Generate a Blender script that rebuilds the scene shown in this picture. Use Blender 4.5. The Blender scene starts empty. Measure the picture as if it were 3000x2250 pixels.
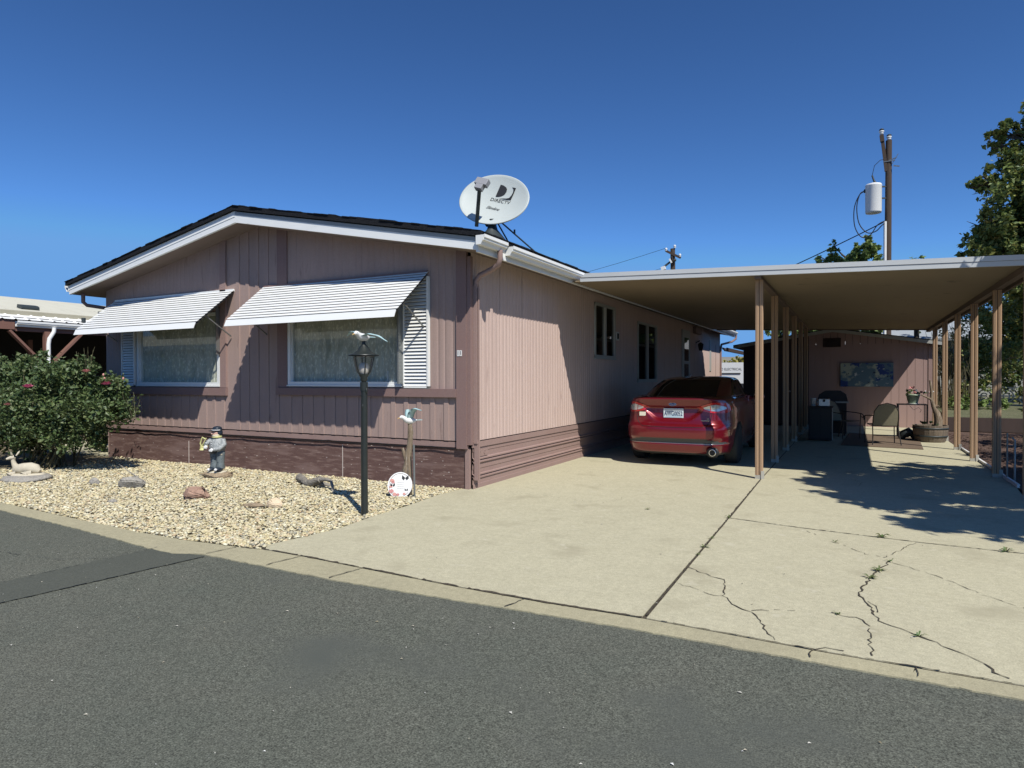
import bpy, bmesh, math, random
import numpy as np
from mathutils import Vector, Matrix
scene = bpy.context.scene
C = scene.collection
PI = math.pi

# ------------------------------------------------------------------ camera
yaw, pitch, roll = -0.4855, -0.0098, -0.0021
fwd = Vector((math.sin(yaw)*math.cos(pitch), math.cos(yaw)*math.cos(pitch), math.sin(pitch)))
rgt = Vector((math.cos(yaw), -math.sin(yaw), 0))
upv = rgt.cross(fwd)
r2 = rgt*math.cos(roll) + upv*math.sin(roll)
u2 = -rgt*math.sin(roll) + upv*math.cos(roll)
cd = bpy.data.cameras.new('camera'); cam = bpy.data.objects.new('camera', cd); C.objects.link(cam)
cam.matrix_world = Matrix(((r2.x, u2.x, -fwd.x, 4.543), (r2.y, u2.y, -fwd.y, -7.4143), (r2.z, u2.z, -fwd.z, 1.5), (0, 0, 0, 1)))
cd.sensor_width = 36; cd.lens = 1896.3/3000*36
cd.clip_start = 0.05; cd.clip_end = 2000
scene.camera = cam
# ------------------------------------------------------------------ world and sun
SUN = Vector((0.64, -0.51, 1.0)).normalized()
w = bpy.data.worlds.new('World'); scene.world = w; w.use_nodes = True
nt = w.node_tree; nt.nodes.clear()
wo = nt.nodes.new('ShaderNodeOutputWorld'); bg = nt.nodes.new('ShaderNodeBackground'); sk = nt.nodes.new('ShaderNodeTexSky')
sk.sky_type = 'NISHITA'; sk.sun_disc = False
sk.sun_elevation = math.asin(SUN.z); sk.sun_rotation = math.atan2(SUN.x, SUN.y)
sk.altitude = 2500; sk.air_density = 1.0; sk.dust_density = 0.0; sk.ozone_density = 6.0
bg.inputs['Strength'].default_value = 0.09
gm = nt.nodes.new('ShaderNodeGamma'); gm.inputs[1].default_value = 1.3      # a deeper, more saturated clear-sky blue
mx = nt.nodes.new('ShaderNodeMix'); mx.data_type = 'RGBA'; mx.blend_type = 'MULTIPLY'; mx.inputs[0].default_value = 1; mx.inputs[7].default_value = (0.79, 0.96, 1.0, 1)
nt.links.new(sk.outputs[0], gm.inputs[0]); nt.links.new(gm.outputs[0], mx.inputs[6]); cap = nt.nodes.new('ShaderNodeVectorMath'); cap.operation = 'MINIMUM'; cap.inputs[1].default_value = (1.75, 4.3, 8.9)   # keeps the low sky blue instead of white
nt.links.new(mx.outputs[2], cap.inputs[0]); nt.links.new(cap.outputs[0], bg.inputs[0]); nt.links.new(bg.outputs[0], wo.inputs[0])
sl = bpy.data.lights.new('sun', 'SUN'); so = bpy.data.objects.new('sun', sl); C.objects.link(so)
sl.energy = 5.0; sl.angle = math.radians(0.53); sl.color = (1.0, 0.965, 0.90)
so.rotation_euler = SUN.to_track_quat('Z', 'Y').to_euler()
scene.view_settings.view_transform = 'Standard'; scene.view_settings.look = 'None'
scene.view_settings.gamma = 1; scene.view_settings.exposure = -0.06
scene.render.engine = 'CYCLES'
scene.cycles.max_bounces = 6; scene.cycles.diffuse_bounces = 1; scene.cycles.transparent_max_bounces = 12

# ------------------------------------------------------------------ materials
def nd(nt, t, **k):
    n = nt.nodes.new(t)
    for a, b in k.items(): setattr(n, a, b)
    return n
def mat(name, col, rough=0.7, metal=0.0, spec=0.5, var=None, spots=None, grain=None, bump=None, coat=0.0, stretch=None, island=None, trans=0.0, island_cols=None):
    """var=(scale, amount, colour2) ; spots=(scale, lo, hi, colour) ; grain=(scale, amount) ; bump=(scale, strength, dist)"""
    m = bpy.data.materials.new(name); m.use_nodes = True
    nt = m.node_tree; b = nt.nodes['Principled BSDF']
    b.inputs['Roughness'].default_value = rough; b.inputs['Metallic'].default_value = metal
    b.inputs['Specular IOR Level'].default_value = spec
    if coat: b.inputs['Coat Weight'].default_value = coat; b.inputs['Coat Roughness'].default_value = 0.04
    tc = nd(nt, 'ShaderNodeTexCoord'); src = tc.outputs['Object']
    if stretch:
        mp = nd(nt, 'ShaderNodeMapping'); mp.inputs['Scale'].default_value = stretch
        nt.links.new(src, mp.inputs[0]); ssrc = mp.outputs[0]
    else: ssrc = src
    rgb = nd(nt, 'ShaderNodeRGB'); rgb.outputs[0].default_value = (*col, 1); cur = rgb.outputs[0]
    if island_cols:
        g = nd(nt, 'ShaderNodeNewGeometry'); cr = nd(nt, 'ShaderNodeValToRGB')
        e = cr.color_ramp.elements
        n = len(island_cols)
        while len(e) < n: e.new(0.5)
        island_cols = list(island_cols)
        for i, c in enumerate(island_cols):
            e[i].position = i/(n-1) if n > 1 else 0; e[i].color = (*c, 1)
        nt.links.new(g.outputs['Random Per Island'], cr.inputs[0]); cur = cr.outputs[0]
    def noise(scale, detail=5, s=src, rough_=0.6):
        n = nd(nt, 'ShaderNodeTexNoise'); n.inputs['Scale'].default_value = scale; n.inputs['Detail'].default_value = detail
        n.inputs['Roughness'].default_value = rough_
        nt.links.new(s, n.inputs['Vector']); return n.outputs['Fac']
    def mixc(fac, c2, cur, mode='MIX'):
        mx = nd(nt, 'ShaderNodeMix', data_type='RGBA', blend_type=mode)
        nt.links.new(fac, mx.inputs[0]); nt.links.new(cur, mx.inputs[6])
        if isinstance(c2, tuple): mx.inputs[7].default_value = (*c2, 1)
        else: nt.links.new(c2, mx.inputs[7])
        return mx.outputs[2]
    def rng(f, a, b, c=0.0, d=1.0):
        r = nd(nt, 'ShaderNodeMapRange'); r.inputs[1].default_value = a; r.inputs[2].default_value = b
        r.inputs[3].default_value = c; r.inputs[4].default_value = d; nt.links.new(f, r.inputs[0]); return r.outputs[0]
    if var:
        for v in (var if isinstance(var, list) else [var]):
            cur = mixc(rng(noise(v[0], 6, ssrc), 0.3, 0.7, 0, v[1]), v[2], cur)
    if grain:
        for gr in (grain if isinstance(grain, list) else [grain]):
            g_ = rng(noise(gr[0], 3), 0.25, 0.75, 1-gr[1], 1+gr[1])
            vm = nd(nt, 'ShaderNodeVectorMath', operation='SCALE'); nt.links.new(cur, vm.inputs[0]); nt.links.new(g_, vm.inputs['Scale']); cur = vm.outputs[0]
    if spots:
        for s_ in (spots if isinstance(spots, list) else [spots]):
            f = rng(noise(s_[0], 4, ssrc), s_[1], s_[2]); cur = mixc(f, s_[3], cur)
    nt.links.new(cur, b.inputs['Base Color'])
    if bump:
        bp = nd(nt, 'ShaderNodeBump'); bp.inputs['Strength'].default_value = bump[1]; bp.inputs['Distance'].default_value = bump[2]
        nt.links.new(noise(bump[0], 6, ssrc), bp.inputs['Height']); nt.links.new(bp.outputs[0], b.inputs['Normal'])
    if trans:
        out = nt.nodes['Material Output']; tr = nd(nt, 'ShaderNodeBsdfTranslucent'); ms = nd(nt, 'ShaderNodeMixShader')
        ms.inputs[0].default_value = trans; nt.links.new(cur, tr.inputs[0]); nt.links.new(b.outputs[0], ms.inputs[1]); nt.links.new(tr.outputs[0], ms.inputs[2])
        nt.links.new(ms.outputs[0], out.inputs[0])
    return m
def glass_mat(name, tint=(0.55, 0.62, 0.6), rough=0.02, clear=0.8):
    m = bpy.data.materials.new(name); m.use_nodes = True; nt = m.node_tree; nt.nodes.clear()
    o = nd(nt, 'ShaderNodeOutputMaterial'); g = nd(nt, 'ShaderNodeBsdfGlossy'); t = nd(nt, 'ShaderNodeBsdfTransparent')
    d0 = nd(nt, 'ShaderNodeLayerWeight'); d0.inputs[0].default_value = 0.5; dp = nd(nt, 'ShaderNodeMath', operation='POWER'); dp.inputs[1].default_value = 4.0
    nt.links.new(d0.outputs['Facing'], dp.inputs[0]); d = nd(nt, 'ShaderNodeMath', operation='MULTIPLY_ADD'); d.inputs[1].default_value = 0.85; d.inputs[2].default_value = 0.06; nt.links.new(dp.outputs[0], d.inputs[0]); ms = nd(nt, 'ShaderNodeMixShader')
    g.inputs['Roughness'].default_value = rough; t.inputs[0].default_value = (*tint, 1)
    nt.links.new(d.outputs[0], ms.inputs[0]); nt.links.new(t.outputs[0], ms.inputs[1]); nt.links.new(g.outputs[0], ms.inputs[2]); nt.links.new(ms.outputs[0], o.inputs[0])
    return m
M = {}
M['asphalt'] = mat('asphalt', (0.118, 0.122, 0.096), 0.92, spec=0.25, var=[(0.45, 0.7, (0.096, 0.107, 0.084)), (2.2, 0.45, (0.14, 0.138, 0.108))],
                   grain=[(130, 0.85), (55, 0.30)], spots=[(85, 0.655, 0.73, (0.30, 0.30, 0.26)), (70, 0.68, 0.74, (0.045, 0.047, 0.04)), (0.55, 0.56, 0.70, (0.098, 0.105, 0.088)), (1.1, 0.64, 0.76, (0.092, 0.10, 0.083)), (4.5, 0.74, 0.79, (0.05, 0.055, 0.045))], bump=(110, 0.8, 0.006))
M['patch'] = mat('asphalt patch', (0.088, 0.093, 0.074), 0.85, spec=0.3, var=(1.5, 0.5, (0.10, 0.104, 0.083)), grain=[(110, 0.35)], bump=(120, 0.35, 0.004))
M['seal'] = mat('seam edge', (0.055, 0.06, 0.055), 0.8, grain=(60, 0.4))
CON = (0.50, 0.462, 0.315)
M['concrete'] = mat('concrete', CON, 0.9, spec=0.25, var=[(0.6, 0.55, (0.44, 0.405, 0.275)), (3.0, 0.35, (0.54, 0.50, 0.35))], grain=[(110, 0.24), (26, 0.12), (7, 0.06)],
                    spots=[(1.6, 0.56, 0.78, (0.37, 0.335, 0.225)), (5.5, 0.62, 0.74, (0.56, 0.52, 0.38)), (9, 0.69, 0.8, (0.33, 0.30, 0.21)), (55, 0.71, 0.78, (0.22, 0.2, 0.15)), (48, 0.735, 0.78, (0.66, 0.64, 0.54))], bump=(90, 0.35, 0.004))
M['kerb'] = mat('kerb concrete', (0.43, 0.39, 0.25), 0.9, spec=0.25, var=[(1.4, 0.6, (0.33, 0.30, 0.20))], grain=[(120, 0.2), (20, 0.12)],
                spots=[(40, 0.70, 0.78, (0.2, 0.18, 0.13))], bump=(80, 0.45, 0.004))
M['grit'] = mat('grit', (0.3, 0.3, 0.3), 0.9, island_cols=[(0.12, 0.11, 0.08), (0.6, 0.58, 0.5), (0.3, 0.25, 0.15), (0.8, 0.8, 0.75)])
M['crack'] = mat('crack dirt', (0.052, 0.043, 0.03), 1.0, var=(14, 0.8, (0.10, 0.08, 0.05)), grain=(60, 0.5))
M['soil'] = mat('dry soil', (0.12, 0.09, 0.062), 1.0, var=(2, 0.7, (0.17, 0.13, 0.09)), grain=[(40, 0.4)], bump=(30, 0.8, 0.02))
M['bark'] = mat('bark mulch', (0.095, 0.055, 0.04), 1.0, var=(12, 0.9, (0.15, 0.095, 0.07)), grain=[(50, 0.6)], bump=(40, 1, 0.03))
M['gravelbase'] = mat('gravel bed', (0.22, 0.18, 0.10), 1.0, grain=[(45, 0.7)], var=(25, 0.8, (0.16, 0.13, 0.08)))
M['stone'] = mat('river gravel', (0.6, 0.5, 0.35), 0.8, spec=0.3, grain=[(60, 0.15)],
                 island_cols=[(0.70, 0.61, 0.36), (0.56, 0.47, 0.27), (0.76, 0.69, 0.46), (0.40, 0.33, 0.18), (0.66, 0.57, 0.33), (0.28, 0.27, 0.22), (0.72, 0.64, 0.42), (0.54, 0.40, 0.24), (0.86, 0.82, 0.60), (0.42, 0.37, 0.26)])
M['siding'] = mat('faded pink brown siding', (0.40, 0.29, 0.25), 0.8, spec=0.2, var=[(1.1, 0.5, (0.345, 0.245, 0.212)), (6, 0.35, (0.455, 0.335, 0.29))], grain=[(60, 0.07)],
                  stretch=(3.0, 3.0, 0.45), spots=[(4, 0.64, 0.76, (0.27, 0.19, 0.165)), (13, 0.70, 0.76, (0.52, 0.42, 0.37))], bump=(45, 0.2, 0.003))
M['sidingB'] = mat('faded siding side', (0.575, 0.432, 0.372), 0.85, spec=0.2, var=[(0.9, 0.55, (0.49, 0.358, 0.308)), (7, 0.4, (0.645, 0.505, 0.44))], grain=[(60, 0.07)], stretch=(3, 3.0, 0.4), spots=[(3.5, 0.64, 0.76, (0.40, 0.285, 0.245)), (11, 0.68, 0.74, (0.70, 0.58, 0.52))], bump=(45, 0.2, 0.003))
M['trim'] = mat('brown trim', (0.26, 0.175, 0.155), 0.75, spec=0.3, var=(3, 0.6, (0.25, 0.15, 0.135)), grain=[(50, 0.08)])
M['trimlit'] = mat('sunlit pinkish trim', (0.34, 0.235, 0.205), 0.75, spec=0.3, var=(3, 0.6, (0.31, 0.20, 0.175)), grain=[(50, 0.08)])  # lighter copy of the brown trim, sunlight put into its colour
M['skirt'] = mat('weathered plywood skirting', (0.165, 0.10, 0.085), 0.85, spec=0.2, stretch=(1.0, 1.0, 8), var=[(1.2, 0.8, (0.125, 0.072, 0.062))],
                 spots=[(3.0, 0.50, 0.62, (0.235, 0.155, 0.13)), (0.9, 0.54, 0.64, (0.22, 0.145, 0.125)), (6, 0.62, 0.68, (0.36, 0.27, 0.23))], grain=[(40, 0.15)], bump=(8, 0.3, 0.004))
M['fleck'] = mat('pale paint fleck', (0.6, 0.52, 0.46), 0.8)
M['white'] = mat('white painted metal', (0.88, 0.885, 0.85), 0.45, spec=0.4, var=(4, 0.35, (0.80, 0.80, 0.76)))
M['slat'] = mat('white awning aluminium', (0.89, 0.89, 0.85), 0.4, spec=0.4, var=(6, 0.4, (0.80, 0.80, 0.75)))
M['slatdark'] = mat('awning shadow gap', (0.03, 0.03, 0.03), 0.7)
M['fascia'] = mat('white fascia board', (0.90, 0.91, 0.88), 0.6, spec=0.3, stretch=(1, 1, 6), var=[(2.5, 0.5, (0.80, 0.82, 0.80))], spots=(5, 0.7, 0.8, (0.4, 0.38, 0.34)))
M['shade_roofgrey'] = mat('fascia shade and roof grey', (0.36, 0.39, 0.40), 0.7, stretch=(1, 1, 6), var=(3, 0.5, (0.28, 0.30, 0.31)))  # overhang shade painted on the house fascia; plain grey on the far roofs
M['shingle'] = mat('black roof shingle', (0.02, 0.021, 0.024), 0.95, spec=0.1, grain=[(60, 0.6)], bump=(50, 0.8, 0.01))
M['soffit'] = mat('soffit', (0.21, 0.155, 0.125), 0.9, var=(2, 0.5, (0.17, 0.125, 0.10)))
M['black'] = mat('black', (0.012, 0.012, 0.013), 0.6)
M['dark'] = mat('dark interior', (0.02, 0.018, 0.016), 0.9)
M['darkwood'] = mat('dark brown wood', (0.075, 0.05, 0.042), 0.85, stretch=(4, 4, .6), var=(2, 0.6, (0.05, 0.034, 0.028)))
M['glass'] = glass_mat('window glass', (0.93, 0.95, 0.92))
M['glassdark'] = glass_mat('dark window glass', (0.3, 0.34, 0.34))
M['curtain'] = mat('lace curtain', (0.62, 0.61, 0.53), 0.95, stretch=(3.0, 1, 1.1), var=[(3, 0.9, (0.44, 0.45, 0.38))], spots=[(16, 0.54, 0.60, (0.80, 0.79, 0.70)), (1.6, 0.56, 0.7, (0.36, 0.37, 0.31))])
M['winframe'] = mat('grey white window frame', (0.62, 0.64, 0.62), 0.5)
M['vinyl'] = mat('pale vinyl', (0.42, 0.42, 0.38), 0.6)
M['posttan'] = mat('tan brown carport post', (0.44, 0.29, 0.175), 0.65, spec=0.3, stretch=(3, 3, .5), var=(2.5, 0.5, (0.37, 0.24, 0.145)), grain=(60, 0.08))  # one even tan paint for all posts
M['postbase'] = mat('bare post foot', (0.42, 0.40, 0.34), 0.7)
M['beam'] = mat('brown beam', (0.16, 0.115, 0.085), 0.7)
M['deck'] = mat('tan underside of carport roof', (0.30, 0.235, 0.155), 0.65, spec=0.3, var=[(0.5, 0.6, (0.235, 0.185, 0.12))], spots=(3, 0.62, 0.75, (0.17, 0.135, 0.09)))
M['decktop'] = mat('white carport top', (0.7, 0.71, 0.69), 0.5)
M['cfascia'] = mat('pale grey carport fascia', (0.60, 0.62, 0.62), 0.5, stretch=(1, 1, 4), var=[(1.5, 0.5, (0.50, 0.515, 0.505))], spots=(20, 0.7, 0.8, (0.35, 0.34, 0.3)))
M['galv'] = mat('galvanised metal', (0.26, 0.27, 0.26), 0.45, metal=0.6)
M['blackpaint'] = mat('black green post paint', (0.018, 0.023, 0.021), 0.42, spec=0.5, var=(14, 0.5, (0.03, 0.034, 0.03)))
M['birdwhite'] = mat('white bird paint', (0.80, 0.79, 0.76), 0.6)
M['birdblue'] = mat('pale blue wing paint', (0.36, 0.53, 0.53), 0.6, var=(20, 0.4, (0.45, 0.6, 0.6)))
M['orange'] = mat('beak', (0.62, 0.40, 0.15), 0.6)
M['driftwood'] = mat('weathered driftwood', (0.30, 0.235, 0.16), 0.9, stretch=(8, 8, 1.0), var=[(4, 0.9, (0.15, 0.105, 0.065))], spots=(7, 0.58, 0.7, (0.55, 0.50, 0.41)), bump=(9, 0.9, 0.02))
M['greywood'] = mat('grey driftwood', (0.38, 0.345, 0.285), 0.9, stretch=(1,1,3), var=(8, 0.9, (0.14, 0.125, 0.10)), bump=(20, 0.8, 0.02))
M['rockred'] = mat('reddish rock', (0.36, 0.22, 0.16), 0.95, var=[(7, 0.8, (0.46, 0.31, 0.22))], grain=[(40, 0.25)], spots=(12, 0.62, 0.72, (0.22, 0.13, 0.10)), bump=(14, 1, 0.03))
M['rockgrey'] = mat('grey rock', (0.30, 0.28, 0.245), 0.95, var=[(7, 0.8, (0.42, 0.39, 0.33))], grain=[(40, 0.25)], spots=(12, 0.60, 0.70, (0.17, 0.155, 0.14)), bump=(14, 1, 0.03))
M['rocktan'] = mat('tan rock', (0.40, 0.31, 0.20), 0.95, var=[(6, 0.8, (0.27, 0.20, 0.13))], grain=[(40, 0.25)], bump=(14, 1, 0.03))
M['rockpale'] = mat('pale orange rock', (0.66, 0.50, 0.32), 0.9, var=[(8, 0.8, (0.72, 0.60, 0.42))], grain=[(40, 0.15)], bump=(14, 0.8, 0.02))
M['cream'] = mat('cream cast stone', (0.62, 0.56, 0.42), 0.9, var=[(10, 0.8, (0.50, 0.44, 0.33))], bump=(25, 0.5, 0.01))
M['leafrose'] = mat('rose leaf', (0.06, 0.1, 0.04), 0.5, spec=0.45, trans=0.16,
                    island_cols=[(0.065, 0.11, 0.035), (0.10, 0.155, 0.05), (0.05, 0.085, 0.035), (0.145, 0.19, 0.065), (0.075, 0.12, 0.04), (0.19, 0.22, 0.09)])
M['leaf'] = mat('tree leaf', (0.06, 0.1, 0.04), 0.5, spec=0.4, trans=0.2,
                island_cols=[(0.10, 0.15, 0.04), (0.20, 0.25, 0.06), (0.07, 0.12, 0.04), (0.32, 0.33, 0.09), (0.14, 0.20, 0.05), (0.33, 0.28, 0.09)])
M['leafgreen'] = mat('bright tree leaf', (0.06, 0.1, 0.04), 0.5, spec=0.4, trans=0.25,
                     island_cols=[(0.18, 0.26, 0.07), (0.25, 0.34, 0.10), (0.13, 0.20, 0.06), (0.34, 0.40, 0.14)])
M['leafyellow'] = mat('yellow leaf', (0.4, 0.33, 0.05), 0.6, trans=0.25, island_cols=[(0.42, 0.36, 0.04), (0.30, 0.28, 0.04), (0.5, 0.42, 0.08), (0.18, 0.2, 0.04)])
M['leafdark'] = mat('dark tree leaf', (0.03, 0.05, 0.02), 0.5, spec=0.4, trans=0.12,
                    island_cols=[(0.03, 0.055, 0.022), (0.05, 0.08, 0.03), (0.025, 0.045, 0.022), (0.075, 0.10, 0.035)])
M['weed'] = mat('weed leaf', (0.07, 0.14, 0.035), 0.6, trans=0.2, island_cols=[(0.06, 0.12, 0.03), (0.12, 0.2, 0.06), (0.18, 0.17, 0.07)])
M['pink'] = mat('pink rose petals', (0.62, 0.10, 0.22), 0.6, trans=0.2, var=(30, 0.8, (0.78, 0.22, 0.36)))
M['salmon'] = mat('salmon rose petals', (0.68, 0.30, 0.28), 0.6, trans=0.2)
M['bud'] = mat('rose bud', (0.62, 0.30, 0.25), 0.7)
M['stem'] = mat('green brown stem', (0.10, 0.09, 0.045), 0.8)
M['trunk'] = mat('tree bark', (0.13, 0.10, 0.075), 0.95, stretch=(6, 6, 1), var=(4, 0.8, (0.07, 0.055, 0.04)), bump=(10, 1, 0.04))
M['polewood'] = mat('utility pole wood', (0.055, 0.038, 0.028), 0.95, stretch=(10, 10, 0.5), var=(3, 0.8, (0.10, 0.07, 0.05)))
M['carpaint'] = mat('dark red car paint', (0.17, 0.003, 0.010), 0.3, metal=0.3, spec=0.5, coat=1.0)
M['carglass'] = mat('tinted car glass', (0.006, 0.007, 0.008), 0.04, spec=0.6)
M['cartrim'] = mat('black car plastic', (0.018, 0.018, 0.018), 0.55)
M['cartrimgrey'] = mat('grey bumper insert', (0.05, 0.052, 0.052), 0.35, var=(90, 0.6, (0.08, 0.083, 0.082)))
M['chrome'] = mat('chrome', (0.75, 0.76, 0.78), 0.12, metal=1.0)
M['lampred'] = mat('red lamp lens', (0.52, 0.008, 0.006), 0.1, spec=0.7, coat=1.0)
M['lampclear'] = mat('clear lamp lens', (0.62, 0.66, 0.66), 0.12, metal=0.55)
M['tyre'] = mat('tyre rubber', (0.03, 0.032, 0.03), 0.85)
M['rim'] = mat('alloy rim', (0.4, 0.41, 0.42), 0.3, metal=0.9)
M['plate'] = mat('plate white', (0.66, 0.74, 0.76), 0.5)
M['plateblue'] = mat('plate faint blue', (0.50, 0.64, 0.72), 0.5)
M['platetext'] = mat('plate dark blue letters', (0.02, 0.045, 0.12), 0.5)
M['badgeblue'] = mat('badge blue', (0.012, 0.03, 0.12), 0.25)
M['cream2'] = mat('cream sticker', (0.78, 0.74, 0.58), 0.6)
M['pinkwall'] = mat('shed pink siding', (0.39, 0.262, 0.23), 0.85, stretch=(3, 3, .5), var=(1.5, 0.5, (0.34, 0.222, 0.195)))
M['teal'] = mat('abstract blue painting', (0.10, 0.17, 0.22), 0.8, stretch=(0.8, 1, 1), spots=[(1.9, 0.53, 0.58, (0.38, 0.42, 0.34)), (2.3, 0.55, 0.58, (0.02, 0.05, 0.20)), (4.5, 0.63, 0.67, (0.6, 0.62, 0.6)), (7, 0.63, 0.66, (0.02, 0.03, 0.07))])
M['sling'] = mat('tan sling fabric', (0.30, 0.27, 0.18), 0.8, var=(18, 0.5, (0.22, 0.2, 0.135)), trans=0.25)
M['chairmetal'] = mat('dark bronze chair metal', (0.03, 0.026, 0.024), 0.45, metal=0.3)
M['rug'] = mat('brown rug', (0.17, 0.12, 0.08), 1.0, var=(9, 0.6, (0.13, 0.09, 0.06)), grain=(90, 0.3))
M['potgreen'] = mat('sage green glazed pot', (0.30, 0.38, 0.26), 0.4, var=(5, 0.5, (0.24, 0.32, 0.22)))
M['barrel'] = mat('weathered barrel stave', (0.22, 0.17, 0.12), 0.9, stretch=(9, 9, 1), var=(3, 0.9, (0.10, 0.08, 0.06)), bump=(12, 0.8, 0.01))
M['steelbox'] = mat('brushed steel', (0.55, 0.57, 0.55), 0.35, metal=0.7)
M['wallwhite'] = mat('white render', (0.78, 0.78, 0.74), 0.8)
M['block'] = mat('pale concrete block', (0.62, 0.56, 0.46), 0.95, grain=(40, 0.2), var=(3, 0.5, (0.50, 0.45, 0.37)))
M['bank'] = mat('grassy bank', (0.12, 0.12, 0.065), 1.0, var=[(1.5, 0.8, (0.22, 0.20, 0.12)), (8, 0.6, (0.08, 0.11, 0.04))], grain=[(30, 0.4)], bump=(20, 1, 0.05))
M['hill'] = mat('hazy brown hill', (0.21, 0.20, 0.17), 1.0, var=(0.02, 0.5, (0.26, 0.24, 0.19)))
M['neighroof'] = mat('pale coated roof', (0.62, 0.60, 0.48), 0.85, stretch=(1, 3, 1), var=[(1.2, 0.6, (0.52, 0.49, 0.38))], spots=[(2.5, 0.62, 0.72, (0.36, 0.34, 0.28))])
M['tarred'] = mat('grey roof edge', (0.40, 0.37, 0.27), 0.9, var=(4, 0.6, (0.3, 0.28, 0.2)))
M['redwood'] = mat('reddish brown beam', (0.23, 0.115, 0.085), 0.8, var=(3, 0.5, (0.18, 0.09, 0.065)))
M['signblack'] = mat('black lettering', (0.02, 0.02, 0.022), 0.6)
M['dish'] = mat('off white dish', (0.54, 0.58, 0.545), 0.45, var=(9, 0.4, (0.48, 0.52, 0.485)))
M['dishdark'] = mat('dark grey dish mount', (0.035, 0.045, 0.045), 0.5)
M['lnb'] = mat('grey plastic receiver', (0.30, 0.30, 0.31), 0.6)
M['coat'] = mat('mottled grey coat', (0.20, 0.215, 0.215), 0.6, var=(40, 0.9, (0.48, 0.5, 0.48)), spots=(55, 0.6, 0.66, (0.07, 0.08, 0.08)))
M['jean'] = mat('blue grey trousers', (0.11, 0.135, 0.14), 0.6, var=(30, 0.8, (0.22, 0.25, 0.25)), spots=(45, 0.62, 0.66, (0.03, 0.035, 0.04)))
M['shoe'] = mat('navy shoe', (0.02, 0.03, 0.045), 0.4)
M['skin'] = mat('painted skin', (0.60, 0.36, 0.28), 0.6)
M['yellow'] = mat('pale yellow paint', (0.70, 0.66, 0.28), 0.6, var=(50, 0.8, (0.45, 0.45, 0.2)))
M['cable'] = mat('black cable', (0.012, 0.012, 0.014), 0.5)
M['lampglass'] = glass_mat('frosted lamp glass', (0.86, 0.84, 0.82), 0.3)
M['bulb'] = mat('white bulb', (0.82, 0.8, 0.76), 0.4)

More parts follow.
